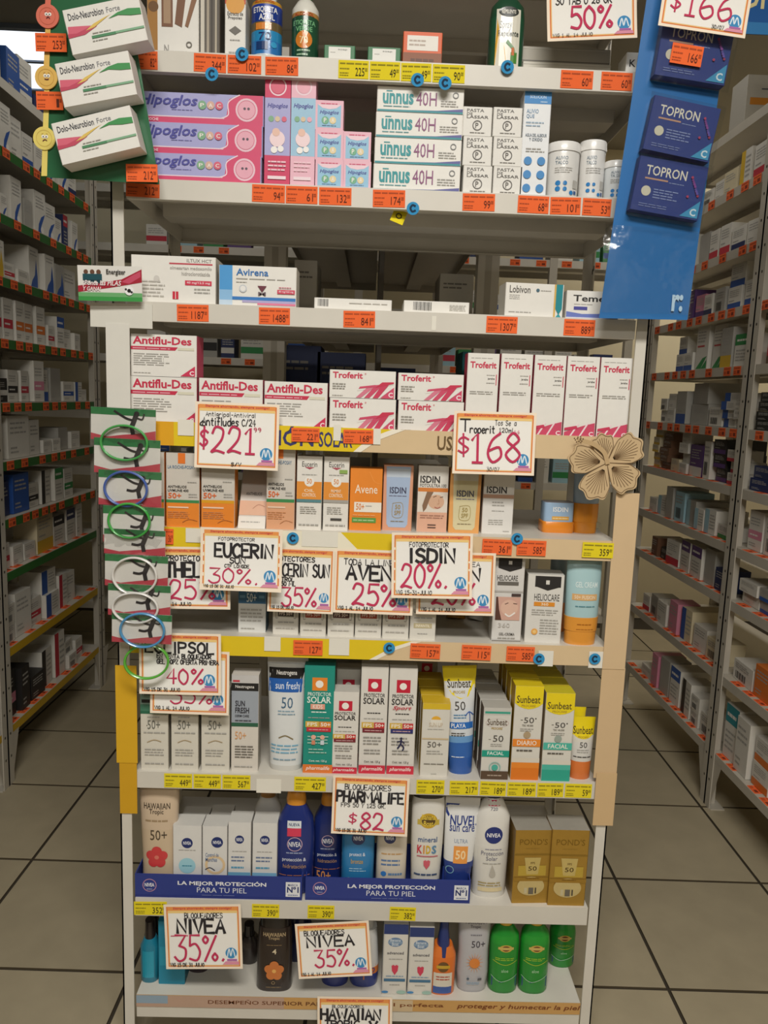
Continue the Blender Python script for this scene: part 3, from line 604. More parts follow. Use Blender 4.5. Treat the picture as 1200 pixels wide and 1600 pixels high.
tw = [T('Troferit', .04, .7, .5, .93, 'cb2f4f', .03), O(.54, .88, .012, 'cb2f4f', .6), G([(.42, .36), (.98, .62), (.98, .52), (.42, .26)], W)] + [G([(.4+i*.13, .02), (.48+i*.13, .02), (.72+i*.1, .5+.03*i), (.6+i*.1, .46+.03*i)], ['d87a90', 'd04a6a', 'cc3a5c', 'd04a6a'][i]) for i in range(3)] + [G([(.44, .34), (.7, .42), (.7, .5), (.46, .42)], 'd04a6a'), G([(.7, .4), (.98, .56), (.98, .62), (.8, .6)], 'cb2f4f'), G([(.78, .02), (.985, .02), (.985, .42)], 'd44a6c'), S([(.76, .02), (.985, .44)], .008, 'f2dfe2'), T('C', .9, .06, .97, .24, 'f6e8ea', .03), L(.04, .3, .25, .55, 3), L(.04, .06, .2, .12, 1)]
kw = dict(side='c9405e', grp='crimson-striped cough tablet boxes')
for xa, xb, ys, nm in ((514, 619, (623, 579), 'next to the flu boxes'), (621, 725, (627, 584), 'next to the tall boxes')):
    q = box(f'white box with diagonal crimson stripes, lower of the stack {nm}', 'box', place('D', xa, xb, ys[0], Y=.014), .05, W, tw, **kw)
    box(f'white box with diagonal crimson stripes, upper of the stack {nm}', 'box', place('D', xa, xb, ys[1], base=top_of(q)+.0008, Y=.014), .05, W, tw, **kw)
tv = [T('Troferit', .08, .82, .92, .9, 'cb2f4f', .03), L(.1, .935, .8, .95, 1), T('jarabe', .66, .68, .88, .71, '4a4642'), L(.62, .63, .88, .66, 1), L(.62, .73, .88, .75, 1), R(.92, .62, .945, .75, 'cb2f4f'), L(.1, .5, .9, .55, 2), G([(.02, .02), (.98, .02), (.98, .2), (.6, .16), (.02, .08)], 'd04a6a'), S([(.2, .02), (.45, .18)], .05, 'f0dde0'), S([(.5, .02), (.75, .19)], .05, 'f0dde0'), G([(.02, .1), (.45, .12), (.4, .16), (.02, .13)], 'cc3a5c'), T('C', .8, .035, .94, .09, 'f6e8ea', .03)]
for i, (xa, xb, yt) in enumerate(((728, 778, 552), (780, 830, 553), (832, 882, 555), (883, 934, 557), (935, 985, 559))):
    box(f'tall white syrup box with crimson base stripes, {["first", "second", "third", "fourth", "fifth and last"][i]} from the flat striped boxes', 'box', place('D', xa, xb, yt, Y=.014), .05, W, tv, side='c9405e', top='e0d8d0', grp='tall white syrup boxes', name='syrup_box')
# ------------------------------------------------------------------ row E: facial sunscreens
def anth(c, band): return [R(0, 0, 1, .33, c), R(0, .33, 1, .37, band), R(.36, .86, .58, 1, 'e87a2a'), T('LA ROCHE-POSAY', .05, .79, .88, .835, '5a7a98'), T('ANTHELIOS', .05, .53, .62, .565, '2f2b28', .02), T('UVMUNE 400', .05, .48, .68, .515, '2f2b28', .02), T('50+', .06, .39, .46, .465, 'dd6a30', .02), L(.68, .4, .95, .47, 2), L(.65, .6, .92, .63, 1), R(.05, .26, .68, .28, 'f0d2b8'), L(.05, .12, .7, .22, 4, 'c98a5a'), S([(.5, .07), (.7, .11), (.95, .09)], .015, 'a86a3a')]
box('orange and grey sunscreen box mostly hidden behind the bracelet pouches', 'box', place('E', 206, 257, 706, 823), .04, 'cfc9bf', anth('e8862a', '3f8a50'), side='dd7a24', grp='orange-based sunscreen boxes', name='sunscreen_box')
box('orange and grey sunscreen box with green stripe nearest the bracelet pouches', 'box', place('E', 259, 312, 708, 824), .04, 'cfc9bf', anth('ea8a2e', '3f8a50'), side='c9761f', grp='orange-based sunscreen boxes', name='sunscreen_box')
box('orange and grey sunscreen box with yellow stripe below the 221 sign', 'box', place('E', 314, 367, 706, 826), .04, 'cfc9bf', anth('ea8a2e', 'e0a020'), side='d6821f', grp='orange-based sunscreen boxes', name='sunscreen_box')
box('grey and peach sunscreen box leaning back below the 221 sign', 'box', place('E', 371, 415, 715, 826), .035, 'cfc9c0', [R(0, 0, 1, .18, 'e2ddd4'), R(0, .2, 1, .42, 'd9a98a'), T('ANTHELIOS', .2, .5, .8, .55, '5a5550'), L(.1, .08, .8, .12, 1), S([(.5, .3), (.7, .36), (.95, .33)], .02, 'a86a4a')], rx=-.5, name='sunscreen_box')
box('grey and peach sunscreen box with green stripe upright beside cream-labelled boxes', 'box', place('E', 416, 461, 698, 827), .04, 'd3cdc3', anth('e0a780', '3f8a50'), side='c98f68', name='sunscreen_box')
def euc(c2, t): return [T('Eucerin', .2, .86, .8, .93, '4a4642', .005), G([(.3, .855), (.7, .855), (.5, .825)], 'b04a5a'), L(.2, .74, .8, .77, 1), R(0, .42, 1, .66, 'e59338'), O(.5, .66, .2, 'f0ece4'), T('50', .4, .63, .6, .7, 'd8822a'), T(t[0], .3, .52, .7, .56, 'f6e4c8'), T(t[1], .22, .455, .78, .505, 'f6e4c8'), R(0, .38, 1, .42, c2), L(.15, .22, .85, .33, 4), L(.1, .05, .9, .1, 1)]
box('white and orange facial sunscreen box with teal line under the yellow banner', 'box', place('E', 463, 503, 713, 828), .045, 'e6e2da', euc('5a8a90', ('OIL', 'CONTROL')), grp='white and orange facial boxes', name='sunscreen_box')
box('white and orange facial sunscreen box with grey line and green mark', 'box', place('E', 505, 545, 714, 829), .045, 'e6e2da', euc('a8a49c', ('PIGMENT', 'CONTROL'))+[R(.62, .78, .94, .83, '8fae5a'), R(.3, .14, .75, .17, '4a4642')], grp='white and orange facial boxes', name='sunscreen_box')
box('all-orange sunscreen box with white text panel', 'box', place('E', 546, 597, 732, 829), .045, 'e98a2c', [S([(.6, .95), (.75, .8), (.95, .76)], .02, 'f09a44'), T('Avene', .15, .6, .86, .74, 'f6e8d2', .005), R(.14, .3, 1, .46, 'efe9dc'), T('50+', .2, .33, .46, .44, 'd87a2a'), L(.5, .38, .7, .42, 1), R(.08, .13, .84, .21, '5f9a44'), L(.12, .15, .8, .19, 1, 'b8d0a0'), L(.1, .23, .8, .27, 1, 'f0b070')], side='d97c20', name='sunscreen_box')
fus = lambda c, c2, tc: [G([(.08, .98), (.92, .98), (.86, .1), (.78, .05), (.22, .05), (.14, .1)], c), R(.1, .82, .9, .95, c2), T('ISDIN', .22, .57, .78, .67, '3f3f58', .02), L(.2, .52, .8, .55, 1, '6a6a80'), S([(.34, .42), (.66, .42), (.66, .22), (.34, .22), (.34, .42)], .015, tc), T('50', .42, .33, .6, .4, tc), T('SPF', .4, .24, .62, .31, tc), L(.28, .13, .74, .16, 1, '8a7a5a')]
box('orange and blue sunscreen box printed with a tapered bottle shape', 'box', place('E', 598, 645, 727, 829), .04, 'dca080', fus('a9bcd8', 'c4cfdc', 'a98a3a'), side='b98a6a', name='sunscreen_box')
box('white and peach sunscreen box showing part of a face', 'box', place('E', 652, 700, 728, 831), .04, 'e4e0d8', [T('ISDIN', .06, .74, .72, .85, '2f2b28', .025), T('FOTOULTRA 100', .06, .68, .94, .73, '55504a'), R(0, .61, 1, .67, 'd8823a'), R(0, .3, 1, .61, 'e3d9cd'), R(0, 0, 1, .3, 'dfae94'), O(.62, .46, .27, 'd9b093', 0, .9), G([(.3, .61), (.52, .61), (.4, .5), (.3, .36), (.2, .3), (.16, .4)], '8a6a52'), S([(.52, .53), (.62, .55)], .02, '5a4034'), S([(.75, .53), (.84, .54)], .02, '5a4034'), S([(.58, .38), (.68, .365), (.76, .385)], .025, 'b0605a'), S([(.7, .5), (.72, .44), (.67, .43)], .012, 'b98a6c'), L(.1, .2, .9, .27, 2, 'a87a68'), R(.36, .1, .64, .115, '4a3530'), R(.36, .06, .64, .075, '4a3530')], side='c9c2b8', name='sunscreen_box')
box('orange and cream sunscreen box printed with a pale bottle shape', 'box', place('E', 702, 751, 733, 833), .04, 'e5a660', fus('d9cfa6', 'd6d2c6', 'a08a4a'), side='c98f4a', name='sunscreen_box')
box('plain white sunscreen box with brown line below the 168 sign', 'box', place('E', 754, 803, 738, 834), .04, 'e2dfda', [T('ISDIN', .1, .66, .76, .77, '3a3632', .025), R(0, .58, 1, .64, 'c29a82'), L(.3, .44, .75, .54, 2), L(.3, .36, .7, .39, 1), L(.2, .14, .8, .24, 3), L(.7, .03, .9, .06, 1)], side='cfccc6', name='sunscreen_box')
bottle('square blue and orange compact case beside a tube on the sunscreen shelf', 'compact', place('E', 848, 900, 786, 833), .05, [('body', 6, [(.36, .92, .92, '9db8d4'), (.97, .92, .92, '9db8d4'), (1, .9, .9, '8a8a98')]), ('base', 6, [(0, .96, .96, 'e58a28'), (.05, 1, 1, 'e58a28'), (.34, 1, 1, 'e58a28'), (.37, .95, .95, 'e58a28')])], [T('ISDIN', .3, .7, .76, .86, 'f2f2f2', .02), R(.28, .43, .8, .55, 'e0a84a'), L(.3, .46, .78, .52, 1, 'f4e0b8')], name='compact_case')
tubeb = lambda c1, c2, v=.3: [('body', 2.2, [(v, .96, .96, c1), (.6, 1, .85, c1), (.92, 1.02, .3, c1), (.93, 1.02, .08, c1), (1, 1.02, .06, c1)]), ('cap', 2.2, [(0, .88, .9, c2), (.02, .9, .92, c2), (.15, .92, .94, c2), (.155, .96, .98, c2), (v, .99, 1, c2)])]
bottle('pale blue sunscreen tube with orange cap standing behind the paper flower', 'tube', place('E', 899, 941, 722, 834), .038, tubeb('a9bfd6', 'e08f2a', .42), [L(.3, .34, .7, .37, 1, 'a8641c')], name='sunscreen_tube')
# ------------------------------------------------------------------ row F
box('white and blue sunscreen box with gold line below the 30 percent sign', 'box', place('F', 372, 416, 880, 988), .05, 'dcdcd8', [R(0, .42, 1, .62, '3d6f98'), R(.04, .63, .9, .7, 'b59a5e'), T('50+', .3, .44, .66, .57, 'dfe9f0', .01), R(.05, .5, .25, .54, '6fa0c4'), R(.75, .5, .95, .54, '6fa0c4'), T('FACIAL', .3, .58, .7, .615, 'dfe9f0'), L(.08, .15, .9, .36, 4), L(.1, .04, .6, .08, 1)], side='5a7a90', name='sunscreen_box')
fp = lambda c: [T('UVA', .12, .56, .42, .61, '5a5550', .02), R(.46, .575, .54, .585, '5a5550'), T('UVU', .6, .56, .9, .61, '5a5550', .02), S([(.2, .52), (.12, .52), (.12, .34), (.2, .34)], .015, '6a655e'), S([(.82, .52), (.9, .52), (.9, .34), (.82, .34)], .015, '6a655e'), R(.2, .37, .82, .49, c), T('FPS 50+', .25, .395, .77, .465, 'f2e2da', .02), L(.2, .22, .85, .29, 1), L(.12, .1, .85, .16, 1, 'b9b4ac'), R(.04, .66, .96, .95, 'cfc7b6'), T('PROTECTOR', .1, .78, .9, .85, '6a655e')]
FX = ((426, 467, '4a4640', 'dark label', 991), (469, 510, 'b04a34', 'red label', 994), (512, 554, '55302a', 'brown label', 995), (555, 597, 'b04a34', 'red label', 996), (598, 640, 'a0402e', 'red label', 998))
nm = ('nearest the blue and white box', 'second from the blue and white box', 'between two red-labelled ones', 'directly right of the brown-labelled one', 'beside the tan-labelled one')
for (a, b, c, t, yb), n in zip(FX, nm):
    box(f'small cream sunscreen box with {t}, {n}', 'box', place('F', a, b, 915, yb), .042, 'dedad0', fp(c), side='cfcabf', grp='small cream sunscreen boxes', name='sunscreen_box')
box('small cream sunscreen box with tan label at the end of its row', 'box', place('F', 641, 682, 915, 1000), .042, 'dedad0', [T('UVA - UVU', .12, .5, .88, .57, '5a5550', .02), L(.15, .38, .88, .44, 1), R(.14, .22, .86, .31, 'c2b590'), T('INFANTIL', .22, .24, .78, .29, 'f0e8d4'), R(.3, .64, .7, .68, '4a4640'), L(.3, .1, .7, .14, 1)], side='cfcabf', grp='small cream sunscreen boxes', name='sunscreen_box')
gt = lambda c, c2: [('body', 2.4, [(.25, .9, .9, c), (.6, 1, .8, c), (.95, 1.02, .1, c), (1, 1.02, .08, c)]), ('cap', 2.4, [(0, .85, .85, c2), (.25, .9, .9, c2)])]
q = place('F', 704, 742, 905, 985); q = (q[0], .16, q[2]+.005, q[3], .11)
bottle('gold sunscreen tube leaning at the back under the 20 percent signs', 'tube', q, .035, gt('d0a040', 'c28a2a'), None, name='sunscreen_tube', rot=(-.35, .12, .1))
q = place('F', 735, 765, 905, 985); q = (q[0]+.004, .15, q[2]+.005, q[3], .11)
bottle('white sunscreen tube leaning beside the gold one at the back', 'tube', q, .03, gt('d9d6d0', 'c9c6c0'), None, name='sunscreen_tube', rot=(-.3, .22, -.1))
box('tall white box with black top panel and smiling face picture', 'box', place('F', 771, 818, 862, 1002), .04, 'd9d6d2', [R(.1, .82, .9, 1, '2a2726'), G([(.1, .82), (.9, .82), (.5, .78)], '2a2726'), R(.44, .86, .56, .9, 'd9d6d2'), T('HELIOCARE', .08, .68, .78, .74, '4a4642', .01), R(.1, .63, .82, .67, '6a6660'), R(0, .55, 1, .57, 'b9b4ae'), R(.08, .24, .92, .5, 'd3a898'), G([(.08, .24), (.3, .24), (.2, .36), (.14, .5), (.08, .5)], '5a3a30'), O(.55, .38, .3, 'dfb8a4', 0, .95), S([(.42, .31), (.56, .285), (.74, .325)], .05, 'f2ece6'), S([(.4, .42), (.5, .435)], .025, '5a4038'), S([(.68, .43), (.8, .425)], .025, '5a4038'), R(.6, .51, .92, .54, '4a3a38'), T('360', .2, .16, .6, .21, 'c9c5c0'), T('GEL-CREMA', .24, .07, .78, .1, '55504a'), L(.2, .03, .8, .055, 1), R(0, 0, 1, .015, '8a8680')], side='c4c0bb', name='sunscreen_box')
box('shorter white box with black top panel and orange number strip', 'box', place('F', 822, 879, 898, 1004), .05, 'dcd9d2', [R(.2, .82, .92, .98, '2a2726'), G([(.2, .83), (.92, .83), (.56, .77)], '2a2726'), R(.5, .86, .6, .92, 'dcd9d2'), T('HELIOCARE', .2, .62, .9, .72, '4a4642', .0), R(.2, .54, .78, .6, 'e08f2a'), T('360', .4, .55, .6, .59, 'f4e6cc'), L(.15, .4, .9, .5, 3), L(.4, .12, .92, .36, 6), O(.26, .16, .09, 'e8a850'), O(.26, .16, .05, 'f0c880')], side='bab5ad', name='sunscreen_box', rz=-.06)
q = place('F', 868, 898, 872, 998); q = (q[0], .09, q[2], q[3], q[4])
bottle('orange and blue sunscreen tube half hidden behind the white boxes', 'tube', q, .035, tubeb('9fb4c4', 'd9803a', .38), None, name='sunscreen_tube')
bottle('large pale aqua sunscreen tube with orange cap at the end of the shelf', 'tube', place('F', 887, 942, 868, 1011), .045, tubeb('a8c8cc', 'e39a3e', .31), [R(.14, .86, .92, .99, '9abcc0'), T('GEL CREAM', .22, .64, .86, .7, 'd9e6e4', .01), R(.14, .5, .86, .57, 'dcae74'), T('50+ FUSION', .2, .515, .8, .555, 'f2e2c8'), L(.24, .42, .8, .45, 1, '5a8a94'), L(.32, .22, .74, .25, 1, 'a8641c'), L(.3, .17, .8, .19, 1, 'b0702a')], name='sunscreen_tube')
# ------------------------------------------------------------------ row G
neu = [R(0, .8, 1, 1, '7f9a8e'), R(0, .7, 1, .8, '4a8068'), R(.0, .685, 1, .72, '2f6a50'), R(.05, .82, .6, .86, '22201e'), T('Neutrogena', .08, .9, .8, .95, '22201e'), L(.25, .635, .7, .66, 1), T('50+', .26, .5, .72, .61, '6a6a62', .0), O(.24, .545, .02, '6a6a62'), L(.12, .44, .9, .48, 1), S([(.25, .34), (.5, .37), (.75, .35)], .03, 'b09a78'), L(.15, .17, .85, .27, 3), L(.15, .06, .85, .1, 1)]
for i, (a, b, yb, n) in enumerate(((219, 263, 1202, 'beside the yellow strip'), (267, 310, 1203, 'in the middle of three'), (314, 359, 1204, 'beside the grey-panelled box'))):
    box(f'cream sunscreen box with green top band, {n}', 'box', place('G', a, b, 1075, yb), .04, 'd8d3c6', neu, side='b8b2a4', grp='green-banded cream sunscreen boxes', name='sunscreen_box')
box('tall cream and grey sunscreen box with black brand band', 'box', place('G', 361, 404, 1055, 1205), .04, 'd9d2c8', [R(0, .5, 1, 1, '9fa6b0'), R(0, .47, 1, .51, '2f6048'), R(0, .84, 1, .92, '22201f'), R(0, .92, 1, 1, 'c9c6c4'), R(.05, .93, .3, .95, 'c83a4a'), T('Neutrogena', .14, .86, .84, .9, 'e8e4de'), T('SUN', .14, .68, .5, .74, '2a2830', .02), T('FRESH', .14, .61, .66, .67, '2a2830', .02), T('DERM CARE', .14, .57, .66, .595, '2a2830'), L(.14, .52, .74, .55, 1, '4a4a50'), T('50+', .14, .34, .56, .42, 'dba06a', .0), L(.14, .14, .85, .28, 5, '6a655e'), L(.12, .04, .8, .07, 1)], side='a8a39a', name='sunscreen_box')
tubew = lambda c, cap, cc: [('body', 2.3, [(cap, .82, .95, c), (.5, .9, .8, c), (.9, 1, .2, c), (.905, 1, .07, 'c9c7c2'), (1, 1.02, .05, 'c9c7c2')]), ('cap', 2.3, [(0, .76, .88, cc), (.01, .8, .92, cc), (cap, .82, .95, cc)])]
bottle('large white sunscreen tube with black and blue bands on top', 'tube', place('G', 414, 479, 1024, 1206), .05, tubew('dcdedd', .05, 'd3d2cd'), [R(.05, .78, .95, .87, '22201f'), R(.05, .67, .95, .78, '2b62b0'), T('Neutrogena', .24, .8, .74, .85, 'e8e4de', .01), T('sun fresh', .22, .695, .8, .755, 'e8eef6', .005), T('50', .38, .54, .66, .63, '4a6a84', .0), L(.3, .48, .72, .53, 2, '8aa4b4'), S([(.34, .29), (.5, .31), (.68, .28)], .03, '8a7a58'), L(.14, .15, .84, .24, 3, '7ab0cc'), L(.2, .09, .76, .12, 1, '8aa4b4')], name='sunscreen_tube')
def solar(kind):
    g = kind == 'kids'; tx = 'e8f2ea' if g else '33302e'; band = {'kids': 'c8323f', 'red': '7a2430', 'sport': '2f3270', 'short': '7a2430'}[kind]; o_ = 'e88a2e' if g else 'c8233c'
    s = [R(.26, .77, .76, .89, o_), O(.5, .83, .13, 'f4efe6'), T('PROTECTOR', .12, .72, .9, .755, tx), T('SOLAR', .1, .655, .9, .715, tx, .02), L(.25, .56, .75, .585, 1, tx), L(.14, .51, .86, .53, 1), R(.06, .43, .52, .485, 'd8b04a'), T('FPS', .12, .44, .46, .475, 'f4ecd8', .02), R(.53, .43, .92, .485, 'c83a3a' if not g else 'e0903a'), T('50+', .57, .44, .9, .475, 'f6ece0', .02), R(.1, .39, .92, .43, band), L(.18, .4, .82, .42, 1, 'd0a8a8'), L(.14, .27, .86, .36, 3, '9fc8b8' if g else GY), L(.18, .18, .82, .24, 2, '9fc8b8' if g else GY), T('Cont. net. 125 g', .2, .1, .8, .125, tx), R(0, 0, 1, .08, 'e07a34' if g else 'cc2e44'), T('pharmalife', .1, .02, .9, .065, 'f6e6e0', .01, .25)]
    if g: s += [R(.22, .6, .7, .65, 'e8a08a'), T('KIDS', .3, .605, .62, .645, 'f4efe0'), O(.34, .34, .08, 'e8b09a'), O(.64, .34, .08, 'e8b09a'), R(.28, .27, .4, .31, 'd98a6a'), R(.58, .27, .7, .31, 'd0d8e0')]
    if kind == 'sport': s += [T('Sport', .14, .605, .84, .65, 'c83048', .015, .35), O(.5, .345, .04, '22244a'), S([(.5, .33), (.48, .29), (.38, .25)], .06, '22244a'), S([(.48, .29), (.6, .26), (.56, .23)], .05, '22244a'), S([(.36, .31), (.5, .32), (.62, .3)], .04, '22244a')]
    return s
kw = dict(name='sunscreen_box', grp='slim square-emblem sunscreen boxes')
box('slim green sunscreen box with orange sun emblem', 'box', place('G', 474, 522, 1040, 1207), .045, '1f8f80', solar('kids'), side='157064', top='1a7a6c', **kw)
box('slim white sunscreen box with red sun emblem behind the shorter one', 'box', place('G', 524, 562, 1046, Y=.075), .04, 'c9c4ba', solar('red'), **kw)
box('shorter slim white sunscreen box with red sun emblem', 'box', place('G', 517, 560, 1081, 1208), .04, 'dedad2', solar('short'), top='cdc8be', **kw)
box('tall slim white sunscreen box with red emblem and dark red band', 'box', place('G', 562, 605, 1042, 1208), .04, 'dedad2', solar('red'), top='cdc8be', side='c9c3b8', **kw)
box('tall slim white sunscreen box with running figure', 'box', place('G', 606, 650, 1044, 1209), .04, 'dedad2', solar('sport'), top='cdc8be', side='c9c3b8', **kw)
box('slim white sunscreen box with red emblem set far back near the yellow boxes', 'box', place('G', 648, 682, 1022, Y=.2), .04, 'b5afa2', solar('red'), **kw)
def deep(o, n, dy, labels, rgrp=None, dx=.0):
    for i in range(n):
        l = Vector(o.location); l.y += dy*(i+1); l.x += dx*(i+1); dup(o, l, labels[i])
ys = [R(0, .92, 1, 1, 'd9b82c'), O(.5, .78, .17, 'e8b03a', 0, .8), R(.3, .7, .72, .78, 'e6e2d6'), T('SUN UP', .25, .68, .75, .74, 'c9b8a0'), L(.2, .64, .8, .66, 1), R(.02, .51, .98, .53, 'cdb892'), T('50+', .22, .4, .74, .48, '5a5550', .0), L(.2, .3, .8, .37, 2), L(.12, .16, .86, .19, 1, '7a756c'), L(.4, .03, .6, .05, 1)]
o = box('white sunscreen box with yellow top, front of its row', 'box', place('G', 658, 702, 1099, 1213), .042, 'd9d5cb', ys, side='c9a838', top='d4b02a', grp='yellow-topped white boxes', name='sunscreen_box')
deep(o, 3, .046, ['white sunscreen box with yellow top, second in its row', 'white sunscreen box with yellow top, third in its row', 'white sunscreen box with yellow top, last in its row'], dx=-.001)
sb = lambda c, c2, nm, em: [R(0, .86, 1, 1, 'ead21c'), G([(0, .87), (0, .82), (.15, .785), (.32, .765), (.5, .757), (.68, .765), (.85, .785), (1, .82), (1, .87)], 'ead21c'), T('Sunbeat', .06, .82, .9, .9, '4a3f22', .01), T('PROCARE', .24, .78, .74, .805, 'b09030'), T('50', .36, .61, .72, .67, '4a4642', .0), O(.78, .66, .025, '4a4642'), R(.24, .64, .32, .645, '4a4642'), T('TEC 40.000', .3, .575, .7, .595, '6a655e'), L(.24, .52, .74, .56, 2), O(.5, .485, .13, em), R(0, .36, 1, .44, c), T(nm, .16, .375, .86, .425, 'f2ece0', .01), L(.16, .3, .72, .34, 1, '5a554e'), R(0, 0, 1, .13, c2), R(0, .13, 1, .19, c), R(0, .19, 1, .24, 'd9d2c4')]
bottle('yellow-headed sunscreen tube with blue base and palm print', 'tube', place('G', 700, 750, 1047, 1211), .04, [('body', 2.3, [(.16, .8, .95, '3767b0'), (.3, .84, .9, '6f9fd0'), (.36, .86, .88, 'd6dade'), (.62, .93, .7, 'd9dbdc'), (.86, 1.02, .22, 'ead21c'), (.9, 1.06, .1, 'ead21c'), (1, 1.1, .05, 'ead21c')]), ('cap', 2.3, [(0, .72, .86, '2f5fae'), (.01, .75, .9, '2f5fae'), (.16, .8, .95, '2f5fae')])], [G([(0, .98), (1.0, .9), (1, .8), (.75, .72), (.5, .7), (.25, .74), (0, .84)], 'ead21c'), T('Sunbeat', .1, .8, .86, .88, '4a3f22', .01, -.1), T('PROCARE', .28, .75, .66, .775, 'b09030'), T('50', .32, .6, .66, .68, '4a4642', .0), L(.28, .52, .7, .57, 2, '5a8ab0'), R(.1, .43, .9, .49, '2f6fc0'), T('PLAYA', .2, .44, .66, .48, 'f0f2f6', .015), S([(.8, .49), (.8, .55), (.78, .58)], .025, '2f5fae'), S([(.66, .55), (.78, .585), (.92, .55)], .03, '2f5fae'), L(.2, .36, .66, .4, 2, '4a4642'), L(.2, .16, .6, .18, 1, 'dfe8f4')], name='sunscreen_tube', rot=(-.05, -.05, 0))
fb = [R(0, .9, 1, 1, 'c7c4bd'), R(.04, .92, .96, .95, '3fa08a'), O(.5, .79, .42, 'c9a8a8', .97, .4), T('Sunbeat', .14, .76, .86, .85, '6a5a4a', .01), T('PROCARE', .3, .7, .7, .73, 'b09030'), T('50', .38, .53, .76, .62, '4a4642', .0), R(.22, .56, .3, .565, '4a4642'), L(.3, .46, .75, .51, 2), R(0, .32, 1, .41, '1f9a84'), T('FACIAL', .2, .345, .8, .395, 'eef4ee', .01), O(.5, .17, .22, '9ab8b0', .8), O(.5, .17, .12, '4fb0a0'), R(0, 0, 1, .12, '5a4636'), L(.24, .04, .76, .08, 1, 'b0a090')]
o = box('small white face sunscreen box with green band, front of its row', 'box', place('G', 753, 797, 1106, 1218), .042, 'd6d3cb', fb, side='6a5a4c', top='b9b6ae', grp='small green-banded face boxes', name='sunscreen_box')
deep(o, 4, .046, [f'small white face sunscreen box with green band, {n} in its row' for n in ('second', 'third', 'fourth', 'last')], dx=-.0015)
o = box('tall yellow-topped white box with orange base, front of its row', 'box', place('G', 801, 846, 1072, 1218), .042, 'd9d5cb', sb('e8892e', 'e07a22', 'DIARIO', 'b09a7a'), side='c9a020', top='dcc31a', grp='tall yellow-topped boxes', name='sunscreen_box')
deep(o, 3, .046, [f'tall yellow-topped white box with orange base, {n} in its row' for n in ('second', 'third', 'last')], dx=-.001)
o = box('tall yellow-topped white box with teal base, front of its row', 'box', place('G', 849, 895, 1083, 1220), .042, 'd9d5cb', sb('4fb5a2', '2fa48e', 'FACIAL', '9aa49a'), side='b8ad98', top='cfc22a', grp='tall yellow-topped boxes', name='sunscreen_box', rz=.0)
deep(o, 3, .046, [f'tall yellow-topped white box with teal base, {n} in its row' for n in ('second', 'third', 'last')], dx=-.001)
st = [('body', 2.2, [(.3, .88, .92, 'd6d3cc'), (.62, .94, .8, 'd8d4c8'), (.72, .96, .6, 'ead21c'), (.93, 1.02, .14, 'ead21c'), (1, 1.04, .06, 'ead21c')]), ('cap', 2.2, [(0, .8, .86, 'dd7a3a'), (.015, .85, .9, 'dd7a3a'), (.2, .86, .9, 'dd7a3a'), (.3, .88, .92, 'e08a4a')])]
sp_ = [O(.5, .76, .4, 'ead21c', 0, .6), T('Sunbeat', .1, .74, .9, .86, '4a3f22', .01), T('PROCARE', .28, .68, .7, .71, 'b09030'), T('50', .36, .53, .66, .62, '4a4642', .0), L(.26, .44, .74, .51, 2), L(.14, .36, .84, .4, 1, '4a4642')]
o = bottle('small yellow-headed tube with orange cap at the end of the shelf', 'tube', place('G', 892, 931, 1125, 1219), .035, st, sp_, name='sunscreen_tube', grp='small orange-capped tubes')
l = Vector(o.location); dup(o, l+Vector((-.006, .05, 0)), 'small yellow-headed tube with orange cap behind the foremost one')
dup(o, l+Vector((-.03, .1, .0)), 'small yellow-headed tube with orange cap set furthest back')
# ------------------------------------------------------------------ row H
def flower_p(u, v, r, c, asp, c2=None):
    out = []
    for i in range(5):
        a = math.pi/2+2*math.pi*i/5
        out.append(O(u+r*.58*math.cos(a), v+r*.58*math.sin(a)*asp, r*.5, c))
    return out+[O(u, v, r*.22, c2 or 'd8a860')]
# two blue shelf trays
TRAYS = []
for i, (xa, xb, ya, yb, lb) in enumerate(((209, 474, 1368, 1405, 'blue printed display tray at the end beside the flowered beige bottle'), (475, 737, 1373, 1410, 'blue printed display tray holding the blue and white lotion bottles'))):
    z = DECK['H']; a, b = onY(xa, (ya+yb)/2, .004), onY(xb, (ya+yb)/2, .004); ht = .052; w_ = (b.x-a.x)*.985; d = .13
    root = empty('display_tray', ((a.x+b.x)/2, .004+i*.002, z), (0, 0, 0)); tag(root, lb, 'tray', 'blue display trays')
    mb = MB(); t = .002; B = '2a3a86'
    mb.box(-w_/2, w_/2, 0, t, 0, ht, B); fr = mb.build('front_wall', CARD, root)
    p = MB(); lay(p, [R(0, 0, 1, .1, '22307a'), O(.087, .52, .042, 'b98aa4', .88), T('NIVEA', .058, .46, .116, .62, 'e6e8f0', .03), L(.07, .32, .104, .4, 1, 'a9b0d0'), T('LA MEJOR PROTECCIÓN', .255, .52, .785, .78, 'e6e8f0', .03), T('PARA TU PIEL', .37, .26, .668, .48, 'dfe2ee', .0), L(.4, .13, .6, .17, 1, '8a94c4'), R(.902, .16, .988, .8, 'e3e5ea'), T('MARCA', .915, .62, .975, .72, '3a4a80'), T('Nº1', .91, .34, .98, .6, '1f2f6a', .03), L(.915, .2, .975, .28, 1, '5a6a98')], w_, ht); p.build('front_print', CARD, fr)
    mb = MB(); mb.box(-w_/2, w_/2, t, d, 0, t, B); mb.build('base', CARD, root)
    for s in (-1, 1):
        mb = MB(); x0, x1 = sorted((s*w_/2, s*(w_/2-t))); mb.box(x0, x1, t, d, t, ht, B); mb.build('side_wall', CARD, root)
    mb = MB(); mb.box(-w_/2+t, w_/2-t, d-t, d, t, ht, B); mb.build('back_wall', CARD, root)
    TRAYS.append(root)
HB = DECK['H']+.0025
def ph(xl, xr, yt, Y=.02): return place('H', xl, xr, yt, base=HB, Y=Y)
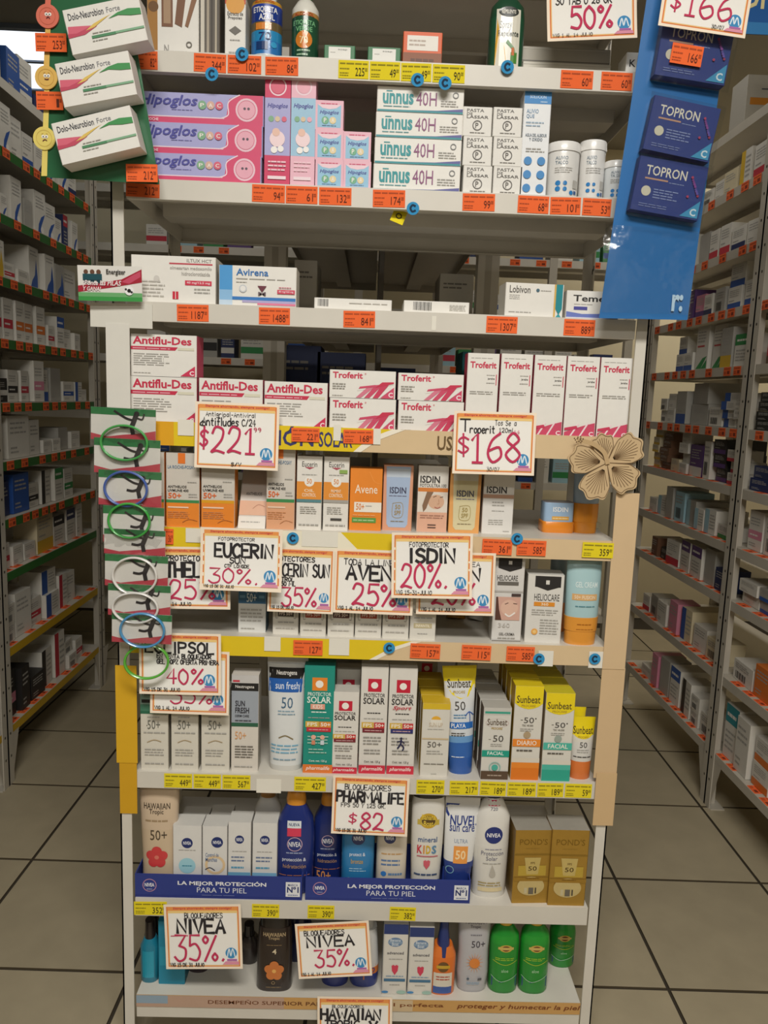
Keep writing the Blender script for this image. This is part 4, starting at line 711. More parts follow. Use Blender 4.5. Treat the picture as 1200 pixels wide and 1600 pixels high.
bottle('beige lotion bottle with red hibiscus print in the blue tray', 'bottle', ph(214, 277, 1233), .045, [('body', 2.6, [(0, .84, .84, 'cdb79a'), (.03, .88, .88, 'cdb79a'), (.3, .86, .86, 'cdb79a'), (.6, .92, .95, 'd0baa0'), (.9, 1.0, .9, 'd0baa0'), (.97, .98, .8, 'c9b397'), (1, .9, .7, 'c9b397')])],
    [T('HAWAIIAN', .16, .8, .82, .86, '3a2f24', .01), T('Tropic', .3, .74, .66, .8, '3a2f24', .01), L(.2, .67, .76, .71, 1, 'a08868'), T('50+', .32, .5, .74, .6, '4a3f30', .0)]+flower_p(.48, .33, .26, 'cf3f42', .4, 'e07a6a')+[O(.34, .14, .03, '5a4a3a'), R(.6, .12, .72, .16, '7a6a58')], name='lotion_bottle')
nv = lambda c: [O(.5, .76, .2, '22306a'), T('NIVEA', .36, .735, .64, .785, 'e8eaf2', .02), L(.18, .58, .82, .61, 1), L(.14, .44, .86, .54, 2, '6a7a9a'), L(.14, .34, .7, .4, 1, '5aa0c0'), R(.0, .0, 1, .3, c)]
nb1 = [O(.5, .74, .2, '22306a'), T('NIVEA', .36, .715, .64, .765, 'e8eaf2', .02), L(.2, .62, .8, .65, 1), O(.5, .4, .3, '9fcfdc'), L(.32, .38, .68, .42, 1, '3a8aa0'), O(.84, .22, .05, 'c9b0b8', .7)]
nb2 = [O(.6, .76, .24, '22306a'), T('NIVEA', .43, .735, .77, .785, 'e8eaf2', .02), O(.52, .42, .42, 'e0c49a', .75), T('Control de', .12, .54, .66, .6, '6a7a9a'), T('Manchas', .12, .47, .6, .53, '6a7a9a'), S([(.12, .35), (.3, .38), (.5, .34)], .04, '3a3a4a')]
kw = dict(top='d2d0ca', grp='white face sunscreen boxes in the blue tray', name='sunscreen_box')
box('white face sunscreen box with aqua circle in the blue tray', 'box', ph(270, 315, 1290), .045, 'dcdad6', nb1, **kw)
box('white face sunscreen box with pale gold ring in the blue tray', 'box', ph(316, 355, 1291), .045, 'dcdad6', nb2, **kw)
box('white face sunscreen box with blue lower fade beside the gold-ringed one', 'box', ph(356, 392, 1285), .045, 'dcdad6', nv('6fa8c8'), **kw)
box('white face sunscreen box with blue lower fade beside the navy bottle', 'box', ph(394, 433, 1286), .045, 'dcdad6', nv('7fb4d4'), **kw)
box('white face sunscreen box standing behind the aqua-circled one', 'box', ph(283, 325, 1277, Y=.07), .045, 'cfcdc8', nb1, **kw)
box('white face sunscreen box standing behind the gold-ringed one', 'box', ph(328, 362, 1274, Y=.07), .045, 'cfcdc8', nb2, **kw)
nib = lambda c, cap, oc: [('body', 2.6, [(0, .9, .9, c), (.03, .96, .96, c), (.55, 1, 1, c), (.72, .9, .95, c), (.86, .5, .6, c)]), ('cap', 2.2, [(.86, .5, .62, cap), (.9, .52, .64, cap), (.99, .44, .5, oc), (1, .3, .4, oc)])]
nspec = lambda t='f0f0f4': [O(.5, .5, .2, 'c9a8b8', .9), T('NIVEA', .34, .475, .66, .525, 'e8eaf2', .02), L(.28, .4, .72, .43, 1, '9aa4c4'), T('protección &', .18, .32, .8, .365, 'dfe3f0', .01), T('hidratación', .2, .26, .8, .3, 'b08a6a', .01), L(.1, .18, .9, .2, 1, 'b0705a'), T('50+', .16, .06, .62, .17, 'd8925a', .01)]
bottle('navy sun lotion bottle with orange cap and pink sticker in the blue tray', 'bottle', ph(430, 491, 1240), .045, nib('1f2f74', 'd9902a', 'c98422'), nspec()+[R(.3, .66, .66, .73, 'dfe5ea'), R(.3, .58, .66, .66, 'd83a5a'), T('NUEVA', .34, .68, .62, .71, '3a4a7a')], name='lotion_bottle', grp='navy sun lotion bottles')
bottle('navy sun lotion bottle with orange cap beside the 82 sign', 'bottle', ph(487, 537, 1243, Y=.05), .045, nib('1b2a68', 'd08a2a', 'c08022'), nspec(), name='lotion_bottle', grp='navy sun lotion bottles')
bottle('white pump spray bottle with orange collar behind the white face boxes', 'bottle', ph(393, 440, 1232, Y=.1), .045, nib('d9d6d0', 'd8a060', 'cfcac2'), None, name='lotion_bottle')
nib2 = lambda c, cc: [('body', 3, [(0, .94, .9, c), (.03, 1, 1, c), (.8, 1, 1, c), (.88, .9, .9, c)]), ('cap', 2.4, [(.88, .7, .8, cc), (1, .66, .74, cc)])]
bottle('light blue sun lotion bottle below the 82 sign in the tray', 'bottle', ph(533, 586, 1255), .045, nib2('2f7fb8', '2a6aa8'), [O(.5, .62, .2, '22306a'), T('NIVEA', .36, .6, .64, .645, 'e8eaf2', .02), T('protect &', .25, .42, .72, .47, 'dfe8f4', .01), T('bronze', .3, .35, .66, .4, 'c9a04a', .01), L(.25, .26, .75, .31, 2, '9fc4dc'), T('50', .2, .08, .56, .2, 'd8b84a', .0)], name='lotion_bottle')
bottle('cream children sun lotion bottle below the 82 sign in the tray', 'bottle', ph(588, 637, 1258), .042, nib2('d9cfbf', 'cfc4b2'), [O(.42, .64, .19, '22306a'), T('NIVEA', .29, .62, .55, .665, 'e8eaf2', .02), L(.16, .45, .84, .49, 1, 'c09a6a'), L(.16, .33, .8, .42, 2, '5a7aa8'), O(.25, .25, .09, '3a7ac0'), L(.4, .22, .85, .28, 1, '6a8ab0'), T('50+', .14, .07, .6, .19, 'e0a45a', .0), R(.6, .05, .9, .12, 'd8c28a')], name='lotion_bottle')
bottle('white children mineral lotion bottle with yellow and brown emblem', 'bottle', ph(641, 695, 1238), .045, [('body', 2.6, [(0, .8, .85, '2a3470'), (.05, .84, .9, '2a3470'), (.09, .86, .92, 'dcd9d0'), (.5, .95, 1, 'dedbd3'), (.85, .98, .95, 'dcd9d2'), (.93, .9, .8, 'd8d5cc')]), ('cap', 2.4, [(.93, .94, .84, '2a2624'), (1.02, .94, .84, '2a2624')])],
    [O(.5, .73, .26, 'c9a22a', 0, .9), R(.18, .69, .82, .74, 'c9b04a'), O(.5, .73, .2, '5a4420', 0, .8), T('Banana', .3, .74, .7, .79, 'e8c84a', .02), T('Boat', .36, .68, .64, .73, 'e8c84a', .02), T('mineral', .22, .53, .78, .58, '3a5a8a', .01), T('K', .2, .42, .35, .5, 'c8384a', .03), T('I', .38, .42, .42, .5, 'd8882a', .03), T('D', .46, .42, .6, .5, 'd8b02a', .03), T('S', .63, .42, .77, .5, '5a8ab0', .03), R(.2, .39, .82, .4, 'c05a6a'), G([(.4, .35), (.46, .36), (.5, .35), (.54, .36), (.6, .35), (.59, .31), (.5, .27), (.41, .31)], 'd05a6a'), L(.14, .2, .84, .24, 1, '4a5a7a'), O(.6, .11, .18, 'd8c060', 0, .5), O(.84, .14, .08, '4a6a9a')], name='lotion_bottle')
bottle('white sun care tube with navy corner and orange number square', 'tube', ph(690, 744, 1253), .045, [('body', 2.3, [(.14, .8, .9, '24387e'), (.3, .86, .85, '2a4188'), (.36, .88, .8, 'dcdcda'), (.9, 1, .2, 'dcdcda'), (.92, 1.02, .08, 'd4d2cd'), (1, 1.03, .06, 'd4d2cd')]), ('cap', 2.3, [(0, .76, .85, '22357a'), (.14, .8, .9, '22357a')])], [G([(.02, .93), (.42, .93), (.1, .8), (.02, .84)], '2a3f88'), T('NUVEL', .16, .72, .94, .82, '2a3f88', .02), T('sun care', .16, .66, .9, .72, '2a3f88', .01), T('ULTRA', .32, .55, .72, .59, '8a98b0', .0), R(.32, .35, .74, .52, 'e89a4a'), T('50', .38, .39, .68, .48, 'f4d8a8', .02), G([(.06, .36), (.06, .28), (.5, .24), (.94, .4), (.94, .3), (.5, .12), (.06, .12)], '24387e'), O(.24, .28, .12, '7aa8c0', .8), L(.34, .06, .7, .1, 1, 'dfe4f0')], name='sunscreen_tube', rot=(0, .03, 0))
bottle('navy lotion bottle standing between the navy-cornered tube and tall white bottle', 'bottle', ph(716, 752, 1262, Y=.09), .04, nib2('1f2c66', '22306a'), None, name='lotion_bottle')
bottle('tall white lotion bottle with round navy emblem beside the gold boxes', 'bottle', place('H', 741, 798, 1246, 1404), .05, [('body', 2.3, [(0, .9, .9, 'dcd9d1'), (.03, .96, .96, 'dcd9d1'), (.5, 1, 1, 'dfdcd5'), (.78, .98, .98, 'dfdcd5'), (.92, .6, .7, 'dfdcd5'), (.96, .42, .5, 'dfdcd5')]), ('cap', 2, [(.96, .44, .52, '1f2858'), (1.03, .44, .52, '1f2858')])], [R(.34, .9, .66, .95, 'c8345a'), T('720', .4, .86, .6, .89, '6a6a78'), O(.52, .63, .25, '1f2f74'), T('NIVEA', .33, .61, .71, .65, 'f0f0f4', .02), L(.3, .48, .76, .5, 1, '8a8aa0'), T('Protección', .2, .43, .82, .47, '6a6a80', .0), T('Solar', .34, .38, .66, .42, '6a6a80', .0), L(.26, .34, .76, .36, 1), O(.54, .24, .09, 'b5b0a6'), G([(.46, .26), (.62, .26), (.52, .34)], 'b5b0a6'), L(.16, .12, .84, .17, 2, 'a8945a'), R(.16, .07, .84, .11, 'd9c9a0')], name='lotion_bottle')
pd = [T("POND'S", .12, .8, .9, .88, '8a6a24', .005), L(.3, .74, .7, .76, 1, 'a8863a'), R(0, .66, 1, .68, '9a7a30'), R(.12, .38, .9, .52, 'cdb04a'), G([(.28, .63), (.74, .63), (.68, .4), (.36, .4)], 'd8c27a'), T('50', .4, .45, .64, .51, '5a4620', .01), T('FPS', .46, .54, .58, .57, '7a6030'), R(0, .32, 1, .34, 'b8763a'), O(.5, .24, .38, 'd9c58a', 0, .75), R(0, .31, 1, .36, 'ac8636'), R(.32, .14, .4, .22, 'd8cda8'), R(.44, .13, .58, .22, '7a746a'), R(.62, .14, .66, .22, '5a5246'), L(.34, .34, .72, .355, 1, '7a5a24')]
kw = dict(mat=FOIL, side='8a6a2a', top='c9c4b8', grp='gold face cream boxes', name='cream_box')
box('gold foil face cream box beside the white bottle', 'box', place('H', 802, 860, 1297, 1411), .06, 'b28c3c', pd, rz=.05, **kw)
box('gold foil face cream box at the shelf end by the post', 'box', place('H', 859, 918, 1297, 1415), .06, 'b28c3c', pd, **kw)
# ------------------------------------------------------------------ row I
def pi(xl, xr, yt, Y=.03): return place('I', xl, xr, yt, Y=Y)
tealb = lambda c, cc: [('body', 2.4, [(0, .9, .9, c), (.03, 1, 1, c), (.6, 1, 1, c), (.72, .6, .7, c)]), ('cap', 2.2, [(.7, .56, .66, cc), (1, .5, .6, cc)])]
bottle('teal spray bottle with dark cap in the bottom corner by the post', 'bottle', pi(216, 246, 1446), .04, tealb('1f7a94', '2a2220'), [R(.2, .1, .8, .55, '2a9ab4')], name='spray_bottle')
bottle('dark trigger nozzle bottle behind the teal one in the bottom corner', 'bottle', pi(222, 252, 1436, Y=.08), .04, tealb('3a2c28', '241c1a'), None, name='spray_bottle')
box('tall teal box on the bottom shelf behind the first 35 sign', 'box', pi(247, 289, 1440), .05, '1f86a4', [R(.05, .3, .95, .6, '2a96b2')], side='176a84')
bottle('teal bottle with dark base below the first 35 sign', 'bottle', pi(288, 327, 1450, Y=.06), .04, [('body', 2.4, [(0, .8, .8, '33222a'), (.12, .9, .9, '33222a'), (.14, .95, .95, '1f7290'), (.8, 1, 1, '1f7290')]), ('cap', 2.2, [(.8, .6, .6, '22303a'), (1, .6, .6, '22303a')])], None, name='lotion_bottle')
bottle('black lotion bottle lying in shadow beside the brown flowered one', 'bottle', pi(372, 402, 1452, Y=.09), .04, tealb('2a2422', '1c1816'), None, name='lotion_bottle')
bottle('dark brown tanning lotion bottle with orange hibiscus print', 'bottle', pi(399, 456, 1437, Y=.012), .045, [('body', 2.8, [(0, .96, .9, '2c211c'), (.03, 1, 1, '2c211c'), (.6, .98, .98, '2c211c'), (.8, .92, .9, '2a201b'), (.86, .9, .8, '2a201b')]), ('cap', 2.6, [(.86, .84, .8, '1c1512'), (1, .84, .8, '1c1512')])], [T('HAWAIIAN', .2, .76, .82, .81, 'b8a07a', .01), T('Tropic', .34, .71, .66, .76, 'b8a07a', .01), L(.3, .64, .72, .66, 1, '8a7250'), T('4', .46, .53, .58, .6, 'd8c8a8')]+flower_p(.52, .3, .26, 'c9763a', .5, 'e8b060')+[O(.5, .14, .05, '9a8462', .7), L(.3, .07, .72, .09, 1, '8a7250')], name='lotion_bottle')
bottle('navy bottle standing in shadow beside the brown flowered one', 'bottle', pi(448, 486, 1440, Y=.1), .04, nib2('20264a', '181c38'), None, name='lotion_bottle')
bottle('navy jar with white rim below the second 35 sign', 'jar', pi(500, 546, 1490), .045, [('body', 2, [(0, .92, .92, '26327c'), (.4, 1, 1, '26327c'), (.42, 1, 1, 'd8d8dc'), (.5, 1, 1, 'd8d8dc'), (.52, .98, .98, '26327c'), (1, .9, .9, '26327c')])], None, name='lotion_jar')
bottle('white lotion bottle with orange stripe and navy base below the second sign', 'bottle', pi(546, 593, 1440), .045, [('body', 2.4, [(0, .9, .9, '2a3a84'), (.03, .96, .96, '2a3a84'), (.2, 1, 1, 'd87a34'), (.3, 1, 1, 'd6d4d0'), (.85, .8, .9, 'd6d4d0')]), ('cap', 2.2, [(.85, .6, .7, 'd0ccc4'), (1, .6, .7, 'd0ccc4')])], [G([(.1, .2), (.5, .12), (.9, .2), (.9, .34), (.5, .22), (.1, .34)], 'd87a34'), O(.78, .26, .09, '3a4a94', .7), L(.3, .36, .7, .42, 1)], name='lotion_bottle')
bb = [R(0, .86, 1, 1, '2a3a70'), R(.04, .02, .96, .86, 'd8d4cc'), O(.48, .75, .3, '6a86a8', 0, .7), R(.18, .73, .78, .76, '8aa0b8'), T('Banana', .26, .76, .7, .8, 'cfd8e0', .02), T('Boat', .34, .7, .62, .75, 'cfd8e0', .02), T('advanced', .16, .58, .84, .62, '4a4a50'), L(.24, .5, .8, .53, 1), G([(.36, .42), (.43, .435), (.5, .42), (.57, .435), (.64, .42), (.62, .35), (.5, .29), (.38, .35)], 'd0405a'), L(.14, .26, .86, .29, 1, '7a98b4'), R(.06, .2, .94, .24, '4a7494'), L(.3, .14, .72, .17, 1), O(.12, .05, .14, '4a8ac0', 0, .4), O(.8, .05, .2, '9fc0b4', 0, .4)]
for a, b, yt, n in ((598, 637, 1444, 'beside the second 35 sign'), (638, 677, 1449, 'beside the orange spray bottle')):
    box(f'white and navy sunscreen box with red heart shape, {n}', 'box', pi(a, b, yt, Y=.012), .045, 'cfcbc2', bb, side='a8b4c0', grp='white and navy sunscreen boxes', name='sunscreen_box')
bottle('orange spray bottle with navy nozzle on the bottom shelf', 'bottle', pi(673, 714, 1437, Y=.012), .04, [('body', 2.6, [(0, .96, .9, 'd8702a'), (.03, 1, 1, 'd8702a'), (.5, 1, 1, 'dc7630'), (.62, .7, .8, 'd8702a')]), ('cap', 2.2, [(.5, .46, 1.02, '24346e'), (.62, .5, .84, '24346e'), (.8, .36, .5, '24346e'), (1, .3, .4, '24346e')])], [R(.14, .03, .86, .12, '3a5aa0'), R(.14, .12, .86, .3, 'd8d0c0'), O(.5, .38, .22, '6a4a20'), R(.24, .36, .76, .4, 'c9a030'), L(.24, .2, .76, .27, 2, 'b0402a')], name='spray_bottle')
bottle('silver lotion bottle with orange sunburst flower print', 'bottle', pi(715, 767, 1437, Y=.02), .045, [('body', 2.6, [(0, .8, .84, 'a9a8ac'), (.03, .9, .9, 'b4b3b7'), (.25, .98, .98, 'b4b3b7'), (.55, .92, .95, 'b4b3b7'), (.85, 1, .95, 'b4b3b7'), (1, 1, .9, 'b0afb2')])], [T('HAWAIIAN', .2, .93, .84, .98, '4a4450', .01), T('Tropic', .34, .87, .66, .92, '4a4450', .01), L(.36, .77, .7, .81, 1, '7a7880'), T('50+', .4, .62, .82, .71, '3a3440', .0)]+[G([(.52+.07*math.cos(a-.2), .42+.035*math.sin(a-.2)), (.52+.29*math.cos(a), .42+.14*math.sin(a)), (.52+.07*math.cos(a+.2), .42+.035*math.sin(a+.2))], 'e0924a') for a in [i*math.pi/8 for i in range(16)]]+[O(.52, .42, .16, 'd8823a'), O(.34, .21, .04, '4a5a6a'), R(.64, .19, .76, .22, '5a5a62'), L(.3, .13, .72, .17, 2, '7aa0c0')], name='lotion_bottle')
for a, b, yt, Y, n in ((767, 814, 1436, .02, 'beside the silver bottle'), (815, 862, 1436, .02, 'in the middle of three'), (862, 903, 1440, .1, 'set back by the post')):
    bottle(f'green aloe gel bottle with yellow cap, {n}', 'bottle', pi(a, b, yt-10, Y=Y), .045, [('body', 2.3, [(0, .92, .92, '1d7a2a'), (.03, 1, 1, '1f8a2e'), (.6, 1, 1, '22922f'), (.7, .92, .95, '1f8a2e'), (.8, .5, .6, '1c7a28')]), ('cap', 2.2, [(.8, .44, .56, 'd8b03a'), (1, .4, .5, 'd8b03a')])], [O(.5, .56, .22, 'c9a848', 0, .6), O(.5, .56, .14, '6a3a20', 0, .7), R(.24, .545, .76, .575, 'c9b060'), S([(.1, .4), (.5, .36), (.9, .4)], .02, 'b8c83a'), L(.16, .41, .84, .45, 2, 'a8c83a'), T('aloe', .38, .27, .62, .31, '9fd0a0'), G([(.08, .2), (.4, .15), (.92, .21), (.92, .08), (.08, .08)], '1f4a6a'), S([(.06, .21), (.4, .155), (.94, .22)], .02, 'a8d0b0')], name='gel_bottle', grp='green aloe gel bottles')
# ------------------------------------------------------------------ hand-lettered paper signs
BKM, RDM = '2a2628', 'c4335a'
def sign(label, corners, Y, spec, bend=.006, rx=0.0):
    (ax, ay), (bx, by), (cx, cy_), (dx, dy) = corners          # TL TR BR BL in the photograph
    P = [onY(x, y, Y) for x, y in corners]
    e = ((P[1]-P[0])+(P[2]-P[3]))/2; w_ = e.length; roll = math.atan2(e.z, e.x)
    f = ((P[0]-P[3])+(P[1]-P[2]))/2; h = f.length
    base = (P[2]+P[3])/2
    surf = lambda x, z: -bend*(1-(z/h))**2-bend*.6*(x/w_)
    root = MB(); n = 6
    vs = [((i/n-.5)*w_, 0, j/n*h) for j in range(n+1) for i in range(n+1)]
    fr = [(x, surf(x, z)-.0003, z) for x, _, z in vs]; bk = [(x, surf(x, z)+.0003, z) for x, _, z in vs]
    q = [(j*(n+1)+i, j*(n+1)+i+1, (j+1)*(n+1)+i+1, (j+1)*(n+1)+i) for j in range(n) for i in range(n)]
    root.poly(fr, q, 'f6e6d0'); root.poly(bk, [f_[::-1] for f_ in q], 'dcd6cc')
    o = root.build('price_sign', PAPER, None, base, (rx, -roll, 0)); tag(o, label, 'sign', 'hand-lettered price signs')
    m = .032; mv = m*w_/h
    full = [R(m, mv, 1-m, 1-mv, 'df7a3e'), R(m+.014, mv*1.4, 1-m-.014, 1-mv*1.4, 'f0c98a'), R(m+.024, mv*1.75, 1-m-.024, .9, 'f3f0ea'), R(m+.014, .9, 1-m-.014, .965, 'ec9a52'), R(m+.024, .865, 1-m-.024, .905, 'f3cf86'), T('Siempre ahorrando, siempre contigo!', .12, .915, .88, .96, 'c9384a', .02, .1),
            O(.855, .245, .074, '3f8cc0'), S([(.805, .19), (.83, .31), (.85, .2), (.875, .31), (.905, .19)], .014, 'dfeaf2'), R(.8, .125, .93, .155, 'b06aa8'), G([(.74, .07), (.96, .07), (.95, .12), (.78, .12)], 'dd92a8')] + spec
    p = MB(); lay(p, full, w_, h, surf); p.build('sign_print', PAPER, o)
    return o
sign('paper sign reading 221 pesos hanging below the flu tablet boxes', [(308, 627), (440, 633), (435, 735), (304, 730)], -.012, [H('Antigripal-Antiviral', .13, .79, .72, .855, BKM, 0.120), H('Antifludes', .09, .65, .52, .77, BKM, 0.140), H('C/24', .56, .66, .72, .76, BKM, 0.130), H('$', .06, .32, .16, .6, RDM, 0.111), H('221', .2, .24, .72, .63, RDM, 0.089), H('99', .7, .58, .79, .64, RDM, 0.148), H('S/V', .44, .05, .56, .1, BKM, 0.200), S([(.1, .72), (.06, .66), (.12, .64)], .012, BKM)])
sign('paper sign reading 168 pesos hanging below the tall syrup boxes', [(710, 642), (834, 645), (835, 743), (704, 739)], -.012, [H('Tos Seca', .5, .79, .76, .87, BKM, 0.100), H('T', .08, .68, .2, .87, BKM, 0.120), H('roperit', .2, .66, .5, .78, BKM, 0.140), H('120ml', .55, .68, .72, .75, BKM, 0.120), H('$', .06, .32, .2, .62, RDM, 0.096), H('168', .22, .2, .82, .66, RDM, 0.085), H('44', .72, .66, .8, .72, RDM, 0.133), H('30/07', .42, .06, .57, .12, BKM, 0.120)])
sign('paper sign for a 30 percent discount, overlapping the paler signs', [(325, 826), (450, 827), (443, 924), (311, 918)], -.03, [H('FOTOPROTECTOR', .22, .8, .66, .85, BKM, 0.140), H('EUCERIN', .18, .54, .88, .75, BKM, 0.200), H('SUN', .36, .44, .55, .53, BKM, 0.200), H('CTF LONGDE', .3, .37, .6, .42, BKM, 0.200), H('30%.', .11, .12, .72, .35, RDM, 0.104), H('VIG 15 DE 31 JULIO', .05, .05, .42, .09, BKM, 0.200)], bend=.012)
sign('paper sign for 25 percent off half hidden behind the bracelet pouches', [(222, 853), (362, 856), (360, 950), (226, 950)], -.008, [H('FOTOPROTECTORES', .08, .78, .8, .86, BKM, 0.200), H('ANTHELIOS', .05, .52, .94, .75, BKM, 0.213), H('25%', .3, .16, .82, .47, RDM, 0.104), H('VIG 1 AL 14 JULIO', .1, .06, .55, .11, BKM, 0.200)])
sign('paper sign for 35 percent off between the 30 and 25 percent ones', [(420, 855), (524, 857), (520, 959), (418, 953)], -.010, [H('PROTECTORES', .05, .79, .7, .86, BKM, 0.200), H('EUCERIN SUN', .04, .56, .92, .75, BKM, 0.140), H('CONTROL', .05, .48, .4, .54, BKM, 0.225), H('50 ML', .2, .41, .42, .47, BKM, 0.225), H('35%', .22, .1, .74, .38, RDM, 0.104), H('VIG 15 DE JULIO', .05, .06, .4, .1, BKM, 0.200)])
sign('paper sign for 25 percent off a whole line, left of the 20 percent sign', [(525, 857), (652, 862), (643, 960), (521, 956)], -.008, [H('TODA LA LINEA', .12, .76, .8, .85, BKM, 0.140), H('AVENE', .16, .53, .86, .75, BKM, 0.213), H('25%', .24, .14, .78, .47, RDM, 0.111), H('VIG 1 AL 14 JULIO', .06, .06, .5, .11, BKM, 0.200)])
sign('paper sign for 20 percent off hanging in front below the face box', [(614, 833), (738, 833), (737, 934), (610, 932)], -.028, [H('FOTOPROTECTOR', .22, .79, .7, .86, BKM, 0.130), H('ISDIN', .22, .55, .78, .76, BKM, 0.213), H('20%.', .12, .16, .7, .52, RDM, 0.096), H('VIG 15-31-JULIO', .06, .06, .5, .12, BKM, 0.140)], bend=.010)
sign('paper sign for 20 percent off mostly hidden behind the front 20 percent sign', [(651, 862), (772, 864), (771, 961), (649, 958)], -.006, [H('TODA LA LINEA', .12, .78, .8, .85, BKM, 0.130), H('ISDIN', .2, .55, .8, .75, BKM, 0.200), H('20%', .2, .16, .75, .5, RDM, 0.104), H('VIG 1 AL 14 JULIO', .06, .06, .5, .11, BKM, 0.200)])
sign('paper sign for 35 percent off peeking out below the 40 percent sign', [(238, 1016), (364, 1018), (358, 1116), (236, 1112)], -.010, [H('BLOQUEADORES', .15, .76, .8, .86, BKM, 0.140), H('35%', .26, .17, .78, .42, RDM, 0.096), H('VIG 1 AL 14 JULIO', .06, .07, .5, .12, BKM, 0.200)])
sign('paper sign for 40 percent off behind the lowest bracelet pouches', [(222, 988), (350, 991), (347, 1084), (218, 1083)], -.022, [H('ECLIPSOL', .08, .68, .92, .85, BKM, 0.200), H('EN VENTA BLOQUEADOR', .22, .59, .88, .66, BKM, 0.225), H('GEL 40PZ OFERTA PRIMERA', .22, .5, .97, .57, BKM, 0.225), H('40%', .34, .18, .78, .42, RDM, 0.126), H('VIG 15 DE 31 JULIO', .06, .06, .5, .11, BKM, 0.200)])
sign('paper sign for 82 pesos hanging above the blue trays', [(527, 1211), (644, 1217), (637, 1303), (516, 1301)], -.012, [H('BLOQUEADORES', .16, .77, .76, .86, BKM, 0.140), H('PHARMALIFE', .06, .56, .93, .74, BKM, 0.213), H('FPS 50 Y 125 GR.', .12, .47, .7, .54, BKM, 0.150), H('$', .22, .2, .33, .36, RDM, 0.126), H('82', .38, .1, .68, .38, RDM, 0.118), H('VIG 15 DE 31 JULIO', .06, .05, .46, .1, BKM, 0.200)])
sign('first bottom paper sign for 35 percent off, hanging near the post', [(261, 1414), (381, 1412), (381, 1509), (260, 1512)], -.012, [H('BLOQUEADORES', .27, .79, .76, .87, BKM, 0.130), H('NIVEA', .17, .56, .78, .77, BKM, 0.213), S([(.08, .515), (.3, .52)], .012, RDM), H('35%.', .12, .13, .78, .52, RDM, 0.085), H('VIG 15 DE 31 JULIO', .06, .05, .5, .1, BKM, 0.200)])
sign('second bottom paper sign for 35 percent off, tilted in the middle', [(471, 1442), (588, 1440), (581, 1517), (468, 1530)], -.012, [H('BLOQUEADORES', .12, .78, .66, .87, BKM, 0.150), H('NIVEA', .15, .57, .78, .76, BKM, 0.200), H('35%.', .24, .2, .78, .5, RDM, 0.111), H('VIG 1 AL 14 JULIO', .04, .06, .44, .11, BKM, 0.200)])
sign('lowest paper sign naming two tanning brands, cut by the frame bottom', [(496, 1557), (613, 1558), (612, 1648), (496, 1650)], -.012, [H('BLOQUEADORES', .2, .82, .62, .87, BKM, 0.140), H('HAWAIIAN', .05, .63, .84, .8, BKM, 0.225), H('TROPIC', .1, .5, .56, .61, BKM, 0.225), H('Y', .7, .4, .8, .6, BKM, 0.200), H('BANANA', .05, .28, .62, .46, BKM, 0.225), H('BOAT', .7, .28, .96, .4, BKM, 0.225)])
sign('paper sign reading 50 percent hanging at the top beside the blue strip', [(858, -38), (999, -42), (993, 62), (855, 67)], -.02, [H('GLUCOSAMINA', .12, .72, .8, .85, BKM, 0.130), H('30 TAB O 28 GR', .1, .56, .72, .67, BKM, 0.130), H('50%', .26, .18, .72, .52, RDM, 0.118), H('VIG 1 AL 14 JULIO', .06, .06, .5, .11, BKM, 0.140)])
sign('tilted paper sign reading 166 pesos at the head of the blue strip', [(1036, -60), (1172, -38), (1160, 64), (1027, 41)], -.082, [H('PANTOPRAZOL', .12, .7, .8, .84, BKM, 0.130), H('$', .1, .28, .22, .58, RDM, 0.096), H('166', .26, .22, .8, .62, RDM, 0.085), H('30/07', .6, .08, .74, .14, BKM, 0.140)])
# ------------------------------------------------------------------ paper hibiscus
a = onY(948, 723, -.012); mb = MB(); SZ = .128
def petal(ang, ln, wd, k=16):
    pts = []
    for i in range(k+1):
        t = i/k; s = 1-abs(2*t-1)
    out = []
    for i in range(k*2):
        t = i/(k*2-1)*math.pi
        # outline from base out around a ruffled rim and back
        r = ln*(math.sin(t)**.38)*(1+.045*math.sin(9*t)); th = ang+wd*math.cos(t)
        out.append((r*math.cos(th), r*math.sin(th)))
    return out
PET = [(1.85, .056, .6), (.6, .076, .6), (-.66, .072, .64), (-1.98, .075, .62), (3.05, .073, .6)]
for k, (an, ln, wd) in enumerate(PET):
    out = petal(an, ln, wd); y = -.0006*k; n = len(out)
    mb.poly([(x, y, z) for x, z in out]+[(x, y+.0022, z) for x, z in out], [tuple(range(n))[::-1], tuple(range(n, 2*n))]+[(i, (i+1) % n, n+(i+1) % n, n+i) for i in range(n)], 'c9ae86')
fl = mb.build('paper_flower', PAPER, None, a); tag(fl, 'beige paper hibiscus cutout with brown line drawing on the post', 'paper flower')
def strokes(name, lst, y, c):
    p = MB()
    for pts, wt in lst:
        vs, fs = ribbon(smooth(pts, 5), wt/2); p.poly([(x, y, z) for x, z in vs], [f_[::-1] for f_ in fs], c)
    return p.build(name, PAPER, fl)
for k, (an, ln, wd) in enumerate(PET):
    out = [(x*.95, z*.95) for x, z in petal(an, ln, wd)]; lst = [(out[::2]+[out[-1]], .0011)]
    for j in range(-5, 6):
        th = an+wd*.16*j; r = ln*.86*(1-.012*j*j)
        lst.append(([(.2*ln*math.cos(an+wd*.05*j), .2*ln*math.sin(an+wd*.05*j)), (.55*r*math.cos(th*.7+an*.3), .55*r*math.sin(th*.7+an*.3)), (r*math.cos(th), r*math.sin(th))], .0010))
    strokes('petal_lines', lst, -.0006*k-.0005, '6e5436')
mb = MB()
sp0 = [(0.0, .0), (-.008, .02), (-.03, .035), (-.058, .041)]
vs, fs = ribbon(smooth(sp0, 5), .0042); mb.poly([(x, -.0045, z) for x, z in vs]+[(x, -.0035, z) for x, z in vs], [f_[::-1] for f_ in fs], 'bfa278')
